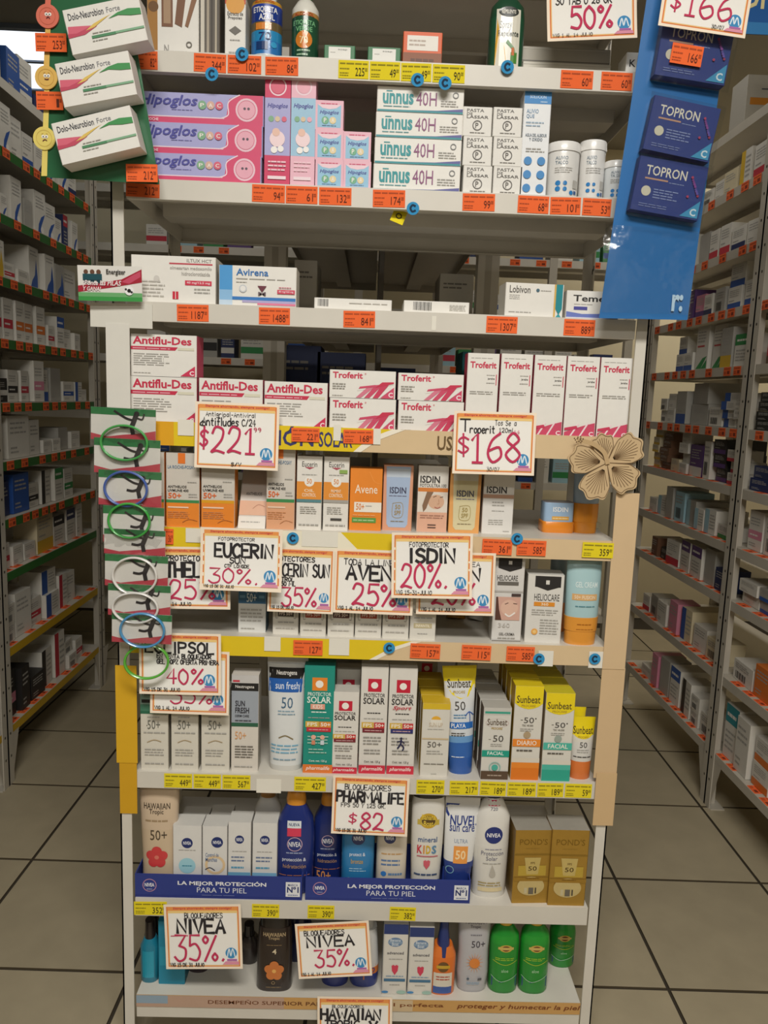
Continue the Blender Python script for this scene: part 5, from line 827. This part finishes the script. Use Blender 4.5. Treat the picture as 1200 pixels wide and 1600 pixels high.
for i in range(12):
    an = i*2.4; r = .0018*math.sqrt(i+1); x, z = -.058+r*1.6*math.cos(an), .042+r*math.sin(an)
    mb.poly([(x+.0016*math.cos(q*math.pi/3), -.005, z+.0016*math.sin(q*math.pi/3)) for q in range(6)], [(5, 4, 3, 2, 1, 0)], '6b5236')
mb.build('stamen', PAPER, fl)
# ------------------------------------------------------------------ green hanging strip with boxes (top corner)
YS = -.055
def tilted_sheet(name, label, cat, cs, Y, col, mat, t=.001):
    P = [onY(x, y, Y) for x, y in cs]; c = sum(P, Vector())/4; root = empty(name, c); tag(root, label, cat)
    mb = MB(); f = [tuple(p-c) for p in P]; b = [(p[0], p[1]+t, p[2]) for p in f]
    mb.poly(f+b, [(3, 2, 1, 0), (4, 5, 6, 7)]+[(i, (i+1) % 4, 4+(i+1) % 4, 4+i) for i in range(4)], col)
    return root, mb.build('sheet', mat, root), c
gs, _, gc = tilted_sheet('hanging_strip', 'dark green hanging strip holding three white tablet boxes', 'hanging strip', [(82, -112), (183, -112), (249, 288), (72, 277)], YS, '2f6644', GLOSS)
mb = MB()
for (x, y, cface) in ((75, 24, 'd96a55'), (72, 121, 'e0b458'), (69, 216, 'e3cf6a')):
    pass
def facecoin(x, y, r, c, mouth):
    p = onY(x, y, YS-.004)-gc; mb = MB(); n = 28
    f = [(p.x+r*math.cos(2*math.pi*i/n), p.y, p.z+r*math.sin(2*math.pi*i/n)) for i in range(n)]; b = [(q[0], q[1]+.003, q[2]) for q in f]
    mb.poly(f+b, [tuple(range(n))[::-1]]+[(i, (i+1) % n, n+(i+1) % n, n+i) for i in range(n)], c)
    k = len(mb.v)
    cc = hx(c); rim = (cc[0]*.8, cc[1]*.72, cc[2]*.6, 1)
    lay(mb, [O(.5, .5, .36, rim, .93), O(.46, .57, .075, 'f2efe6'), O(.61, .57, .075, 'f2efe6'), O(.47, .56, .028, '3a2a20'), O(.6, .56, .028, '3a2a20'), S([(.4, .68), (.47, .71)], .02, rim), S([(.6, .71), (.67, .68)], .02, rim), S(mouth, .035, '6a3038')], 2*r, 2*r)
    for i in range(k, len(mb.v)): v = mb.v[i]; mb.v[i] = (v[0]+p.x, v[1]+p.y, v[2]+p.z-r)
    return mb.build('face_disc', PAPER, gs)
facecoin(74, 25, .019, 'dd7560', [(.47, .4), (.54, .46), (.61, .4)])
facecoin(72, 121, .019, 'e2b860', [(.45, .43), (.54, .41), (.62, .43)])
facecoin(69, 216, .019, 'e6d270', [(.45, .38), (.54, .44), (.63, .4)])
for ya, yb, c in ((-30, 20, 'dd7560'), (30, 115, 'e2b860'), (125, 275, 'e6d270')):
    P = [onY(x, y, YS-.002)-gc for x, y in ((72-ya*.02, ya), (80-ya*.02, ya), (79-yb*.02, yb), (70-yb*.02, yb))]; mb = MB(); mb.face([tuple(q) for q in P][::-1], c); mb.build('pain_scale_strip', PAPER, gs)
for x, y, n, ww in ((80, 66, '253', .052), (78, 157, '1', .045), (222, 270, '212', .054)):
    p = onY(x, y, YS-.007)-gc; price_tag(gs, p.x, p.z-.015, ORA, n, p.y, ww, .029, -.02)
dn = [T('Dolo-Neurobion', .05, .74, .52, .9, '3a3a40', .015), T('Forte', .56, .76, .74, .88, '8a8a8c', .01), G([(0, .38), (.2, .4), (.36, .54), (.2, .58), (.02, .62)], 'd8657a'), G([(0, .36), (.22, .38), (.4, .52), (.3, .53), (.12, .44), (0, .46)], 'c24a62'), G([(.24, .46), (.36, .5), (.56, .68), (.62, .72), (.5, .66), (.36, .58)], 'e0c060'), G([(.56, .62), (.7, .72), (.84, .76), (1, .72), (1, .58), (.86, .6), (.7, .66)], '3f9150'), R(.3, .26, .62, .32, '4f8a62'), R(.62, .27, 1, .32, '7fae8a'), L(.32, .35, .56, .4, 1), L(.3, .18, .5, .23, 1)]
for i, (x0, y0, x1, y1, hp, n) in enumerate(((113, 86, 231, 62, 65, 'uppermost'), (100, 168, 214, 147, 64, 'middle'), (97, 258, 219, 229, 62, 'lowest'))):
    Yb = YS-.045; A, B = onY(x0, y0, Yb), onY(x1, y1, Yb); w_ = (B-A).length; roll = math.atan2(B.z-A.z, B.x-A.x)
    h = hp/F_PX*((A-CAM).dot(FW)); c = (A+B)/2
    o = box(f'white tablet box with red and green swoosh, {n} on the green strip', 'box', (c.x, Yb, c.z, w_, h), .042, 'e6e3dc', dn, side='d0ccc4', grp='white swoosh tablet boxes', rx=.0, ry=-roll)
# ------------------------------------------------------------------ blue hanging strip
YT = -.045
bs, sh, bc = tilted_sheet('hanging_strip', 'long blue hanging strip with clear pockets of navy tablet boxes', 'hanging strip', [(1028, -120), (1160, -120), (1074, 500), (936, 497)], YT, '2f6fae', GLOSS)
tp = [R(0, 0, 1, 1, '253b86'), T('TOPRON', .12, .68, .72, .86, 'efe8d6', .01), R(.12, .6, .46, .63, 'c89a80'), L(.48, .58, .7, .61, 1, '9aa8d0'), O(.17, .38, .07, 'dcd6c0'), L(.28, .26, .64, .46, 4, '8a98c8'), L(.1, .08, .55, .16, 2, '7a88bc'), G([(.72, .03), (.985, .03), (.985, .36)], '3f9ac8'), T('C', .86, .06, .95, .2, 'dcecf4', .03)] + [O(.78+.16*((i*37) % 10)/10, .4+.4*((i*53) % 10)/10, .018, ['7a3a88', 'a0365a', '5a4a9a'][i % 3]) for i in range(16)]
for i, (x0, y0, x1, y1, hp, n) in enumerate(((1022, 116, 1132, 134, 84, 'uppermost'), (1004, 232, 1107, 254, 80, 'middle'), (984, 326, 1090, 345, 80, 'lowest'))):
    Yb = YT-.022; A, B = onY(x0, y0, Yb), onY(x1, y1, Yb); w_ = (B-A).length; roll = math.atan2(B.z-A.z, B.x-A.x); h = hp/F_PX*((A-CAM).dot(FW)); c = (A+B)/2
    o = box(f'navy tablet box with light lettering, {n} pocket of the blue strip', 'box', (c.x, Yb, c.z, w_, h), .02, '22377e', tp, side='1c2f6c', grp='navy tablet boxes', ry=-roll)
    mb = MB(); mb.box(-w_*.56, w_*.56, -.0035, -.0028, -.012, h*1.04, 'ffffff'); mb.build('clear_pocket', FILM, o)
    if i == 0:
        price_tag(o, -.014, h*.22, ORA, '166', -.005, .054, .032, .0)
p = MB()
P = [onY(x, y, YT-.005)-bc for x, y in ((944, 350), (1096, 362), (1078, 492), (940, 488))]
n = 8
vs = []
for j in range(n+1):
    for i in range(n+1):
        q = P[0]*(1-i/n)*(1-j/n)+P[1]*(i/n)*(1-j/n)+P[2]*(i/n)*(j/n)+P[3]*(1-i/n)*(j/n)
        vs.append((q.x, q.y-.008*math.sin(math.pi*i/n)*math.sin(math.pi*j/n)+.002*math.sin(i*1.7+j), q.z))
p.poly(vs, [(j*(n+1)+i, (j+1)*(n+1)+i, (j+1)*(n+1)+i+1, j*(n+1)+i+1) for j in range(n) for i in range(n)], 'ffffff', True); p.build('empty_pocket', FILM, bs)
q = onY(1057, 487, YT-.003)-bc; mb = MB(); lay(mb, [T('r:', .0, .0, 1, 1, 'b8d4ea', .03)], .02, .03); mb.build('corner_mark', PAPER, bs, q)
# blue header card further back
a = onY(1205, 18, .25); mb = MB(); mb.box(-.09, .09, 0, .002, -.045, .07, '2a62a8'); o = mb.build('header_card', GLOSS, None, a); tag(o, 'blue header card with cream letters at the top corner', 'sign')
p = MB(); lay(p, [R(0, 0, 1, .2, '3f86c4'), T('TOPRON', -.08, .42, 1.15, .82, 'e8d9a0', .02)], .17, .115); e = p.build('header_print', GLOSS, o); e.location = (0, 0, -.045)
# ------------------------------------------------------------------ bracelet pouches down the post
RNG = [(193, 690, 128, 100, '3fa04a', 1), (207, 760, 128, 96, '3f5fae', 1), (205, 800, 110, 78, '3aa040', 0), (207, 848, 116, 78, '3aa040', 2), (210, 905, 120, 84, 'd8d6d0', 1), (212, 950, 120, 82, 'd8d6d0', 1), (222, 995, 120, 84, '4a8fc0', 1), (229, 1030, 110, 78, '55b03a', 0)]
def silhouette(u, v, s, asp):
    P = lambda x, y: (u+x*s, v+y*s*asp)
    return [O(u+.13*s, v+.3*s*asp, .085*s, '2a2526'), S([P(.1, .22), P(.04, .05), P(-.02, -.1)], .15*s, '2a2526'), S([P(.02, .1), P(-.2, .16), P(-.55, .36)], .07*s, '2a2526'), S([P(0, -.05), P(-.18, -.12), P(-.36, -.1)], .08*s, '2a2526'), S([P(-.02, -.1), P(.02, -.3)], .13*s, '2a2526'), S([P(.1, .2), P(.3, .14), P(.36, .3)], .05*s, '2a2526')]
POU = [(141, 243, 636, 690, 'uppermost green-topped bracelet pouch on the post, with silhouette card'), (146, 250, 684, 742, 'bracelet pouch with green ring on the post'), (153, 252, 734, 792, 'bracelet pouch with blue ring on the post'), (160, 256, 790, 850, 'bracelet pouch with wide green ring below the blue one'), (162, 258, 826, 868, 'bracelet pouch with white card and silhouette above the white rings'), (163, 262, 866, 918, 'bracelet pouch with white ring below the white card'), (168, 266, 912, 964, 'bracelet pouch with second white ring'), (174, 268, 958, 1006, 'bracelet pouch with light blue ring')]
ringc = {1: ('49a352', 193, 692, 36, 27), 2: ('4560aa', 196, 764, 33, 27), 3: ('3fa545', 201, 814, 32, 27), 5: ('dcdad6', 210, 900, 34, 29), 6: ('dcdad6', 211, 950, 35, 24), 7: ('4a90c0', 222, 985, 34, 27)}
for i, (x0, x1, y0, y1, lb) in enumerate(POU):
    Y = -.030-.0035*i
    A, B = onY(x0, y0, Y), onY(x1, y1, Y); w_ = B.x-A.x; h = A.z-B.z; root = empty('bracelet_pouch', ((A.x+B.x)/2, Y, B.z), (0, .02, 0)); tag(root, lb, 'pouch', 'bracelet pouches')
    mb = MB(); mb.box(-w_/2, w_/2, 0, .0008, 0, h, 'e2dfd8'); cardo = mb.build('header_card', PAPER, root)
    p = MB(); lay(p, [R(0, .78, 1, 1, '2f7a44'), G([(0, 0), (1, 0), (1, .34), (.75, .24), (.5, .18), (.25, .1), (0, .2)], 'bf4450')]+silhouette(.64, .54, .5, w_/h), w_, h); p.build('card_print', PAPER, root)
    n = 8; mb = MB(); hb = h*1.15
    vs = [((a/n-.5)*w_*1.02, -.003-.006*math.sin(math.pi*a/n)*math.sin(math.pi*b/n)-.0015*math.sin(a*2.3+b*1.9+i), -h*.12+hb*b/n) for b in range(n+1) for a in range(n+1)]
    mb.poly(vs, [(b*(n+1)+a, b*(n+1)+a+1, (b+1)*(n+1)+a+1, (b+1)*(n+1)+a) for b in range(n) for a in range(n)], 'ffffff', True); mb.build('clear_bag', BAG, root)
    if i in ringc:
        c, px, py, ra, rb = ringc[i]; q = onY(px, py, Y-.006); k = (q-CAM).dot(FW)/F_PX
        mb = MB(); mb.ring(q.x-root.location.x, q.z-root.location.z, -.006, ra*k, rb*k, .0024, c, squash=1.8); mb.build('bracelet', GLOSS, root)
q = onY(229, 1034, -.045); k = (q-CAM).dot(FW)/F_PX; mb = MB(); mb.ring(0, 0, 0, 34*k, 27*k, .0026, '5bb03c', squash=1.8)
o = mb.build('bracelet', GLOSS, None, q, (0, -.15, 0)); tag(o, 'light green bracelet hanging lowest over the 40 percent sign', 'bracelet')
# ------------------------------------------------------------------ boxes on the side racks
CN = {'w': ('white', 'd9d5cb'), 'g': ('grey', 'a9a69e'), 'c': ('cream', 'd6c9a8'), 'b': ('blue', '2a55a0'), 'n': ('navy', '22305e'), 'k': ('black', '262422'), 'y': ('yellow', 'd8b030'), 'r': ('red', 'c03040'), 'o': ('orange', 'd9762e'), 'e': ('green', '2f8a4a'), 'p': ('purple', '5a3a78'), 'u': ('brown', '6a4a34'), 't': ('teal', '2a8a94'), 'q': ('pink', 'd68aa0'), 'a': ('aqua', '9fc4d0')}
ORD = ['first', 'second', 'third', 'fourth', 'fifth', 'sixth', 'seventh', 'eighth', 'ninth', 'tenth', 'eleventh', 'twelfth', 'thirteenth', 'fourteenth']
SHN = ['highest', 'second-highest', 'third-highest', 'fourth-highest', 'fifth-highest', 'middle', 'fifth-lowest', 'fourth-lowest', 'third-lowest', 'second-lowest', 'lowest']
def rack_box(side, X, y, z, wd, ht, dp, base, band, style, label, grp, yaw=0):
    """a carton on a side rack; its printed front looks into the aisle"""
    mb = MB(); c = CN[base][1]; mb.carton(wd, dp, ht, c, ch=.001)
    sp_ = []
    bc_ = CN[band][1] if band else None
    if style == 'band': sp_ = [R(0, .28, 1, .5, bc_), L(.1, .62, .8, .85, 3), L(.12, .34, .7, .44, 1, 'e8e4dc'), L(.1, .08, .6, .2, 2)]
    elif style == 'low': sp_ = [R(0, 0, 1, .3, bc_), L(.1, .55, .85, .88, 4), L(.1, .36, .5, .46, 1)]
    elif style == 'top': sp_ = [R(0, .66, 1, 1, bc_), L(.1, .74, .8, .9, 1, 'e8e4dc'), L(.1, .15, .85, .55, 4)]
    elif style == 'swoosh': sp_ = [G([(.3, .02), (.62, .02), (.6, .2), (.85, .42), (.95, .52), (.6, .42), (.38, .24)], bc_), L(.15, .6, .85, .9, 4), O(.68, .12, .14, 'e9e6df')]
    elif style == 'flame': sp_ = [G([(.1, 0), (.9, 0), (.9, .3), (.75, .75), (.6, .35), (.3, .2)], bc_), L(.12, .78, .85, .94, 2)]
    elif style == 'leaf': sp_ = [G([(.05, .02), (.5, .02), (.95, .3), (.6, .26)], bc_), G([(.5, .02), (.95, .02), (.95, .22)], bc_), R(.1, .52, .7, .56, 'c04a4a'), L(.1, .62, .8, .9, 4)]
    elif style == 'side': sp_ = [R(0, 0, .4, 1, bc_), L(.48, .2, .94, .85, 5)]
    elif style == 'bars': sp_ = [R(.12+.07*i, .1, .15+.07*i+.02*(i % 2), .45, '3a3835') for i in range(8)]+[L(.1, .6, .85, .9, 3)]
    else: sp_ = [L(.1, .55, .85, .88, 3), L(.1, .1, .5, .3, 2)]
    lay(mb, sp_, wd*.97, ht)
    o = mb.build('medicine_box', CARD, None, (X, y, z), (0, 0, -side*math.pi/2+yaw)); tag(o, label, 'box', grp); return o
# token: base colour, band colour (. none), style letter, width cm, height cm [x stack]
STY = dict(b='band', l='low', t='top', s='swoosh', f='flame', v='leaf', d='side', z='bars', p='plain')
LEFT = {0: 'cos14,12 bop10,13 wbb10,15 nbp22,6 wbs9,13', 1: 'wbs8,15 wbs8,15 w.p8,14 wbl8,12 wns9,11 wbs8,11 wbs8,12 wnl8,10', 2: 'wbs10,15 wbs5,8 wbs8,15 g.p6,10 wbs9,15 wbs9,13 wbs7,10 nrt5,13 wbs7,12', 3: 'wyf9,12 wrb8,6 w.p9,5 wbf9,15 wbf8,14 gbf9,12 w.p12,12', 4: 'wrb7,14 wrb7,14 wob7,14 wob7,14 wob7,14 wrb6,8 wbt7,12 wbp8,8 w.p7,7', 5: 'kwb8,8 wkb8,11 wrb7,11 wqb8,15 wbl7,12 gkp10,13 wbb10,8 wbd8,8 w.p6,5', 6: 'c.p6,4 wcp16,15 wep9,13 wrp8,5 wrp7,5 gwp9,9 wbp9,7', 7: 'nbp9,12 bnp12,14 wkb9,9 wkd8,13 wet8,13 web9,12', 8: 'wrb7,9 w.p8,7 wrp9,6 cyl15,16 wkt11,12 wnt9,13 wkp6,14', 9: 'w.z8,6x2 w.p12,14 wrb9,9 wbd12,8x2 wrd8,12 wap8,11', 10: 'kqb9,15 kup7,14 kkp11,8 wkd10,13 wrd9,16 wrz8,5x2 wrb8,8'}
RIGHT = {1: 'wrl10,11 wyd8,12 cwp9,8 wop8,7 woz9,6', 2: 'wwp9,8 wnl10,8 wrl8,11 wrl8,11 gwp9,12 wrl6,13', 3: 'wbl10,9 wbl10,8x2 g.z9,9 wnl8,8 qpl8,9 pqp5,12 wbp9,6', 4: 'wet11,11 gyl9,14 wev9,16 wev10,17 wbl9,7 wbl8,7x2', 5: 'wbp6,3x4 wbd10,3x4 w.z11,7 gwp14,8x2 gbl10,13 wep8,6x2 wtz7,5x2', 6: 'wrl8,4x3 kpl9,5x3 wkz6,14 pwl12,12 wyp8,4x4 cyp9,5 upp9,3x5 cyl8,4x5', 7: 'wel11,5 wad9,9 wad8,8 gad9,10 awz9,12 gap7,13 wad9,8 wbp9,6', 8: 'npp8,8 ggp9,13 wpt10,12 wpt9,12 wrl12,10 kkp7,5 ukp7,8', 9: 'cwz11,7 wyp11,8 cbd9,11 qap9,11 w.p11,8 gwz9,8 wrl8,6', 10: 'wbz9,7 wkz7,5x2 wkd9,12 wbt9,13 gqp9,13 qgp7,12 w.p12,4'}
NEARR = {1: 'w.p14,8', 2: 'web8,9', 3: 'gep12,9', 4: 'rul10,9 ryt10,16', 5: 'kgp12,3x4 w.p8,9', 6: 'nbp12,4x2 w.p9,12', 7: 'wqb9,13 w.z11,12 uop9,14', 8: 'wgp12,4x2 gbl12,4x2 gwp12,6', 9: 'wez14,6 oor10,9', 10: 'wtt9,17 wqp9,16 wol10,7x2'}
def fill(side, X, data, ybeg, yend, step, bay, rackn, far):
    for zi, row in data.items():
        y = ybeg; k = 0
        for tok in row.split():
            b, m, s = tok[0], tok[1], tok[2]
            if s not in STY: s = 'p'
            dim = tok[3:].split('x'); wd, ht = [float(q)/100 for q in dim[0].split(',')]; n = int(dim[1]) if len(dim) > 1 else 1
            wd *= 1.04; ht = min(ht, (.165 if n == 1 else .16/n))
            if zi in (9, 10): ht *= 1.15
            yc = y+step*wd/2
            if (yc+step*wd/2-yend)*step > 0: break
            for q in range(n):
                off = .018+rnd.uniform(0, .02); dp = rnd.choice((.09, .12, .15))
                mt = m if m in CN else ''
                st = STY[s] if (mt or s in 'pz') else 'plain'
                lab = f'{CN[b][0]} box' + (f' with {CN[mt][0]} print' if mt and mt != b else '') + f', {ORD[k]} from {far}, {SHN[zi]} shelf, {rackn}'
                if n > 1: lab = f'{CN[b][0]} box, {["bottom", "second", "third", "fourth", "fifth"][q]} of stack {ORD[k]} from {far}, {SHN[zi]} shelf, {rackn}'
                rack_box(side, X+side*off, yc, RZ[zi]+.0035+q*(ht+.0006), wd-.003, ht, dp, b, mt, st, lab, f'boxes on the {rackn}', rnd.uniform(-.05, .05))
            k += 1; y += step*(wd+rnd.uniform(.004, .02))
fill(-1, -1.25, LEFT, 1.15, 2.02, 1, 'far', 'green-edged rack', 'near post')
fill(1, 1.23, RIGHT, 1.15, 2.02, 1, 'far', 'white-edged rack', 'near post')
fill(1, 1.23, NEARR, 1.06, .55, -1, 'near', 'near bay of white-edged rack', 'far end')
fill(-1, -1.25, {0: 'wrb10,15 wbt9,14 gbp10,12', 1: 'wyd9,15 wrb9,15 wbs9,13 wep8,12', 2: 'wbs9,14 wbs9,14 wrb8,12', 3: 'w.p9,12 wbf9,14 wrb9,12', 4: 'wob9,13 wrb8,13 gbp12,10', 5: 'wkb9,11 wbl9,12 w.p10,9', 6: 'wcp12,14 wrb9,8 wbd9,12', 7: 'nbp9,10 wet9,12 wkb9,12', 8: 'cyl10,14 wrb9,9 wnt9,12', 9: 'w.z10,8 wbd10,12 wrb9,10', 10: 'kkp9,13 wrd9,14 wkd9,12'}, 1.06, .5, -1, 'near', 'near bay of green-edged rack', 'far end')
# large white box on the white-edged rack's top shelf, print toward the aisle mouth
box('large white box with purple base and orange flag on the rack top', 'box', (1.42, 1.45, RZ[0]+.004, .26, .2), .12, 'b9b4a8', [R(0, 0, 1, .22, '3a2a4a'), R(.05, .5, .4, .62, 'c9822a'), L(.2, .74, .9, .8, 1, '5a5a60'), T('PREVITAL', .3, .66, .8, .71, '3a3a48'), G([(.5, .3), (.95, .5), (.95, .54), (.5, .36)], 'a84a4a')], side='a8a398')
# ------------------------------------------------------------------ gondola directly behind the display, running away along the aisle
GD = empty('gondola_shelf', (0, 1.3, 0)); tag(GD, 'white double-sided gondola standing behind the end display', 'shelf rack')
def gch(mb, name): o = mb.build(name, STEEL, GD); o.location = (0, -1.3, 0); return o
for y in (.56, 2.05):
    for x in (-.30, .30):
        mb = MB(); s = 1 if x > 0 else -1; mb.box(*sorted((x, x-s*.055)), y, y+.05, 0, 2.5, 'd6d0c4'); mb.box(*sorted((x-s*.02, x-s*.036)), y-.0006, y+.001, .1, 2.4, 'b9b2a4'); gch(mb, 'post')
mb = MB(); mb.box(-.006, .006, .6, 2.05, .1, 2.5, '5e574c'); gch(mb, 'centre_panel')
for z in (.2, .55, .88, 1.13, 1.36, 1.63, 1.9, 2.17, 2.4):
    for s in (-1, 1):
        o = tray_shelf(*sorted((s*.012, s*.29)), .615, 2.04, z-.03, c='b9b2a4', parent=GD, lip=.03, axis='x' if s > 0 else '-x'); o.location = (0, -1.3, 0)
gi = 0
GB = [(-.22, 1.36, .13, .17, 'n', 'deep blue'), (-.10, 1.36, .13, .155, 'n', 'dark navy'), (.05, 1.36, .1, .12, 'n', 'small navy'), (.19, 1.36, .12, .11, 'u', 'dull brown'), (.255, 1.36, .06, .17, 't', 'teal'),
      (.2, 1.63, .09, .10, 'w', 'pale lower'), (-.2, 1.63, .06, .12, 'w', 'pale orange-edged'), (-.19, 1.9, .12, .12, 'g', 'grey'), (.1, 1.9, .1, .11, 'g', 'dull grey')]
for x, z, wd, ht, c, nm in GB:
    o = box(f'{nm} box on the dim gondola behind the display', 'box', (x, .63, z+.0015, wd, ht), .16, CN[c][1], [L(.1, .6, .8, .8, 2, '8a8680')], grp='boxes on the gondola behind')
# ------------------------------------------------------------------ wall shelving across the far end
FS = empty('wall_shelving', (0, 2.85, 0)); tag(FS, 'pale steel shelving across the far end with orange price tags', 'shelf rack')
for x in (-2.2, -1.05, -.1, .9, 1.32):
    mb = MB(); mb.box(x-.02, x+.02, 2.612, 2.652, 0, 2.7, 'b9b2a4'); o = mb.build('post', STEEL, FS); o.location = (0, -2.85, 0)
FZ = (.25, .62, .98, 1.28, 1.58, 1.86, 2.135, 2.42)
k = 0
for zi, z in enumerate(FZ):
    o = tray_shelf(-2.2, 1.34, 2.62, 3.0, z-.038, c='cfc9bc', parent=FS, lip=.038); o.location = (0, -2.85, 0)
    for x in [q*.135-2.0+rnd.uniform(-.02, .02) for q in range(30)]:
        if rnd.random() < .25: continue
        vis = (-1.15 < x < -.35) or (.35 < x < 1.2)
        if not vis: continue
        e = bpy.data.objects.new('price_tag', TAGM); COL.objects.link(e); e.parent = o; e.location = (x, 2.6185, z-.034)
    cols = 'wwgnwcbwaepw'
    for sx, rg in (('left', (-1.2, -.33)), ('right', (.33, 1.2))):
        x = rg[0]; j = 0
        while x < rg[1] and j < 9:
            wd = rnd.uniform(.07, .13); ht = rnd.uniform(.08, .17); b = cols[k % 12]; m = 'brkwebonrt'[k % 10]; k += 1
            mb = MB(); mb.carton(wd-.004, .14, ht, CN[b][1]); lay(mb, [R(0, .2, 1, .45, CN[m][1]), L(.1, .55, .9, .85, 3)], wd-.006, ht)
            e = mb.build('medicine_box', CARD, None, (x+wd/2, 2.65, z+.001)); tag(e, f'{CN[b][0]} box with {CN[m][0]} band, {ORD[j]} from the {"outer" if sx == "left" else "inner"} end, {["lowest", "second", "third", "fourth", "fifth", "sixth", "seventh", "highest"][zi]} far shelf, {"green" if sx == "left" else "white"} rack side', 'box', 'boxes on the far wall shelving')
            x += wd+rnd.uniform(.005, .04); j += 1
# ceiling light panel beyond the green-edged rack
cl = empty('ceiling_light', (-1.86, 2.55, 2.96)); tag(cl, 'bright ceiling light panel glimpsed above the green-edged rack', 'ceiling light')
m, t, b = newmat('lit_diffuser'); b.inputs['Emission Color'].default_value = (.86, .93, 1, 1); b.inputs['Emission Strength'].default_value = 1.1
mb = MB(); mb.box(-.36, .36, -.34, .34, -.012, 0, 'f2f4f6'); mb.build('diffuser', m, cl)
for x0, x1, y0, y1 in ((-.38, .38, -.37, -.34), (-.38, .38, .34, .37), (-.39, -.36, -.34, .34), (.36, .39, -.34, .34), (-.36, .36, -.02, .0)):
    mb = MB(); mb.box(x0, x1, y0, y1, -.02, 0, '6a7486'); mb.build('frame', STEEL, cl)
for o in list(bpy.data.objects):
    if 't' in o.keys(): del o['t']
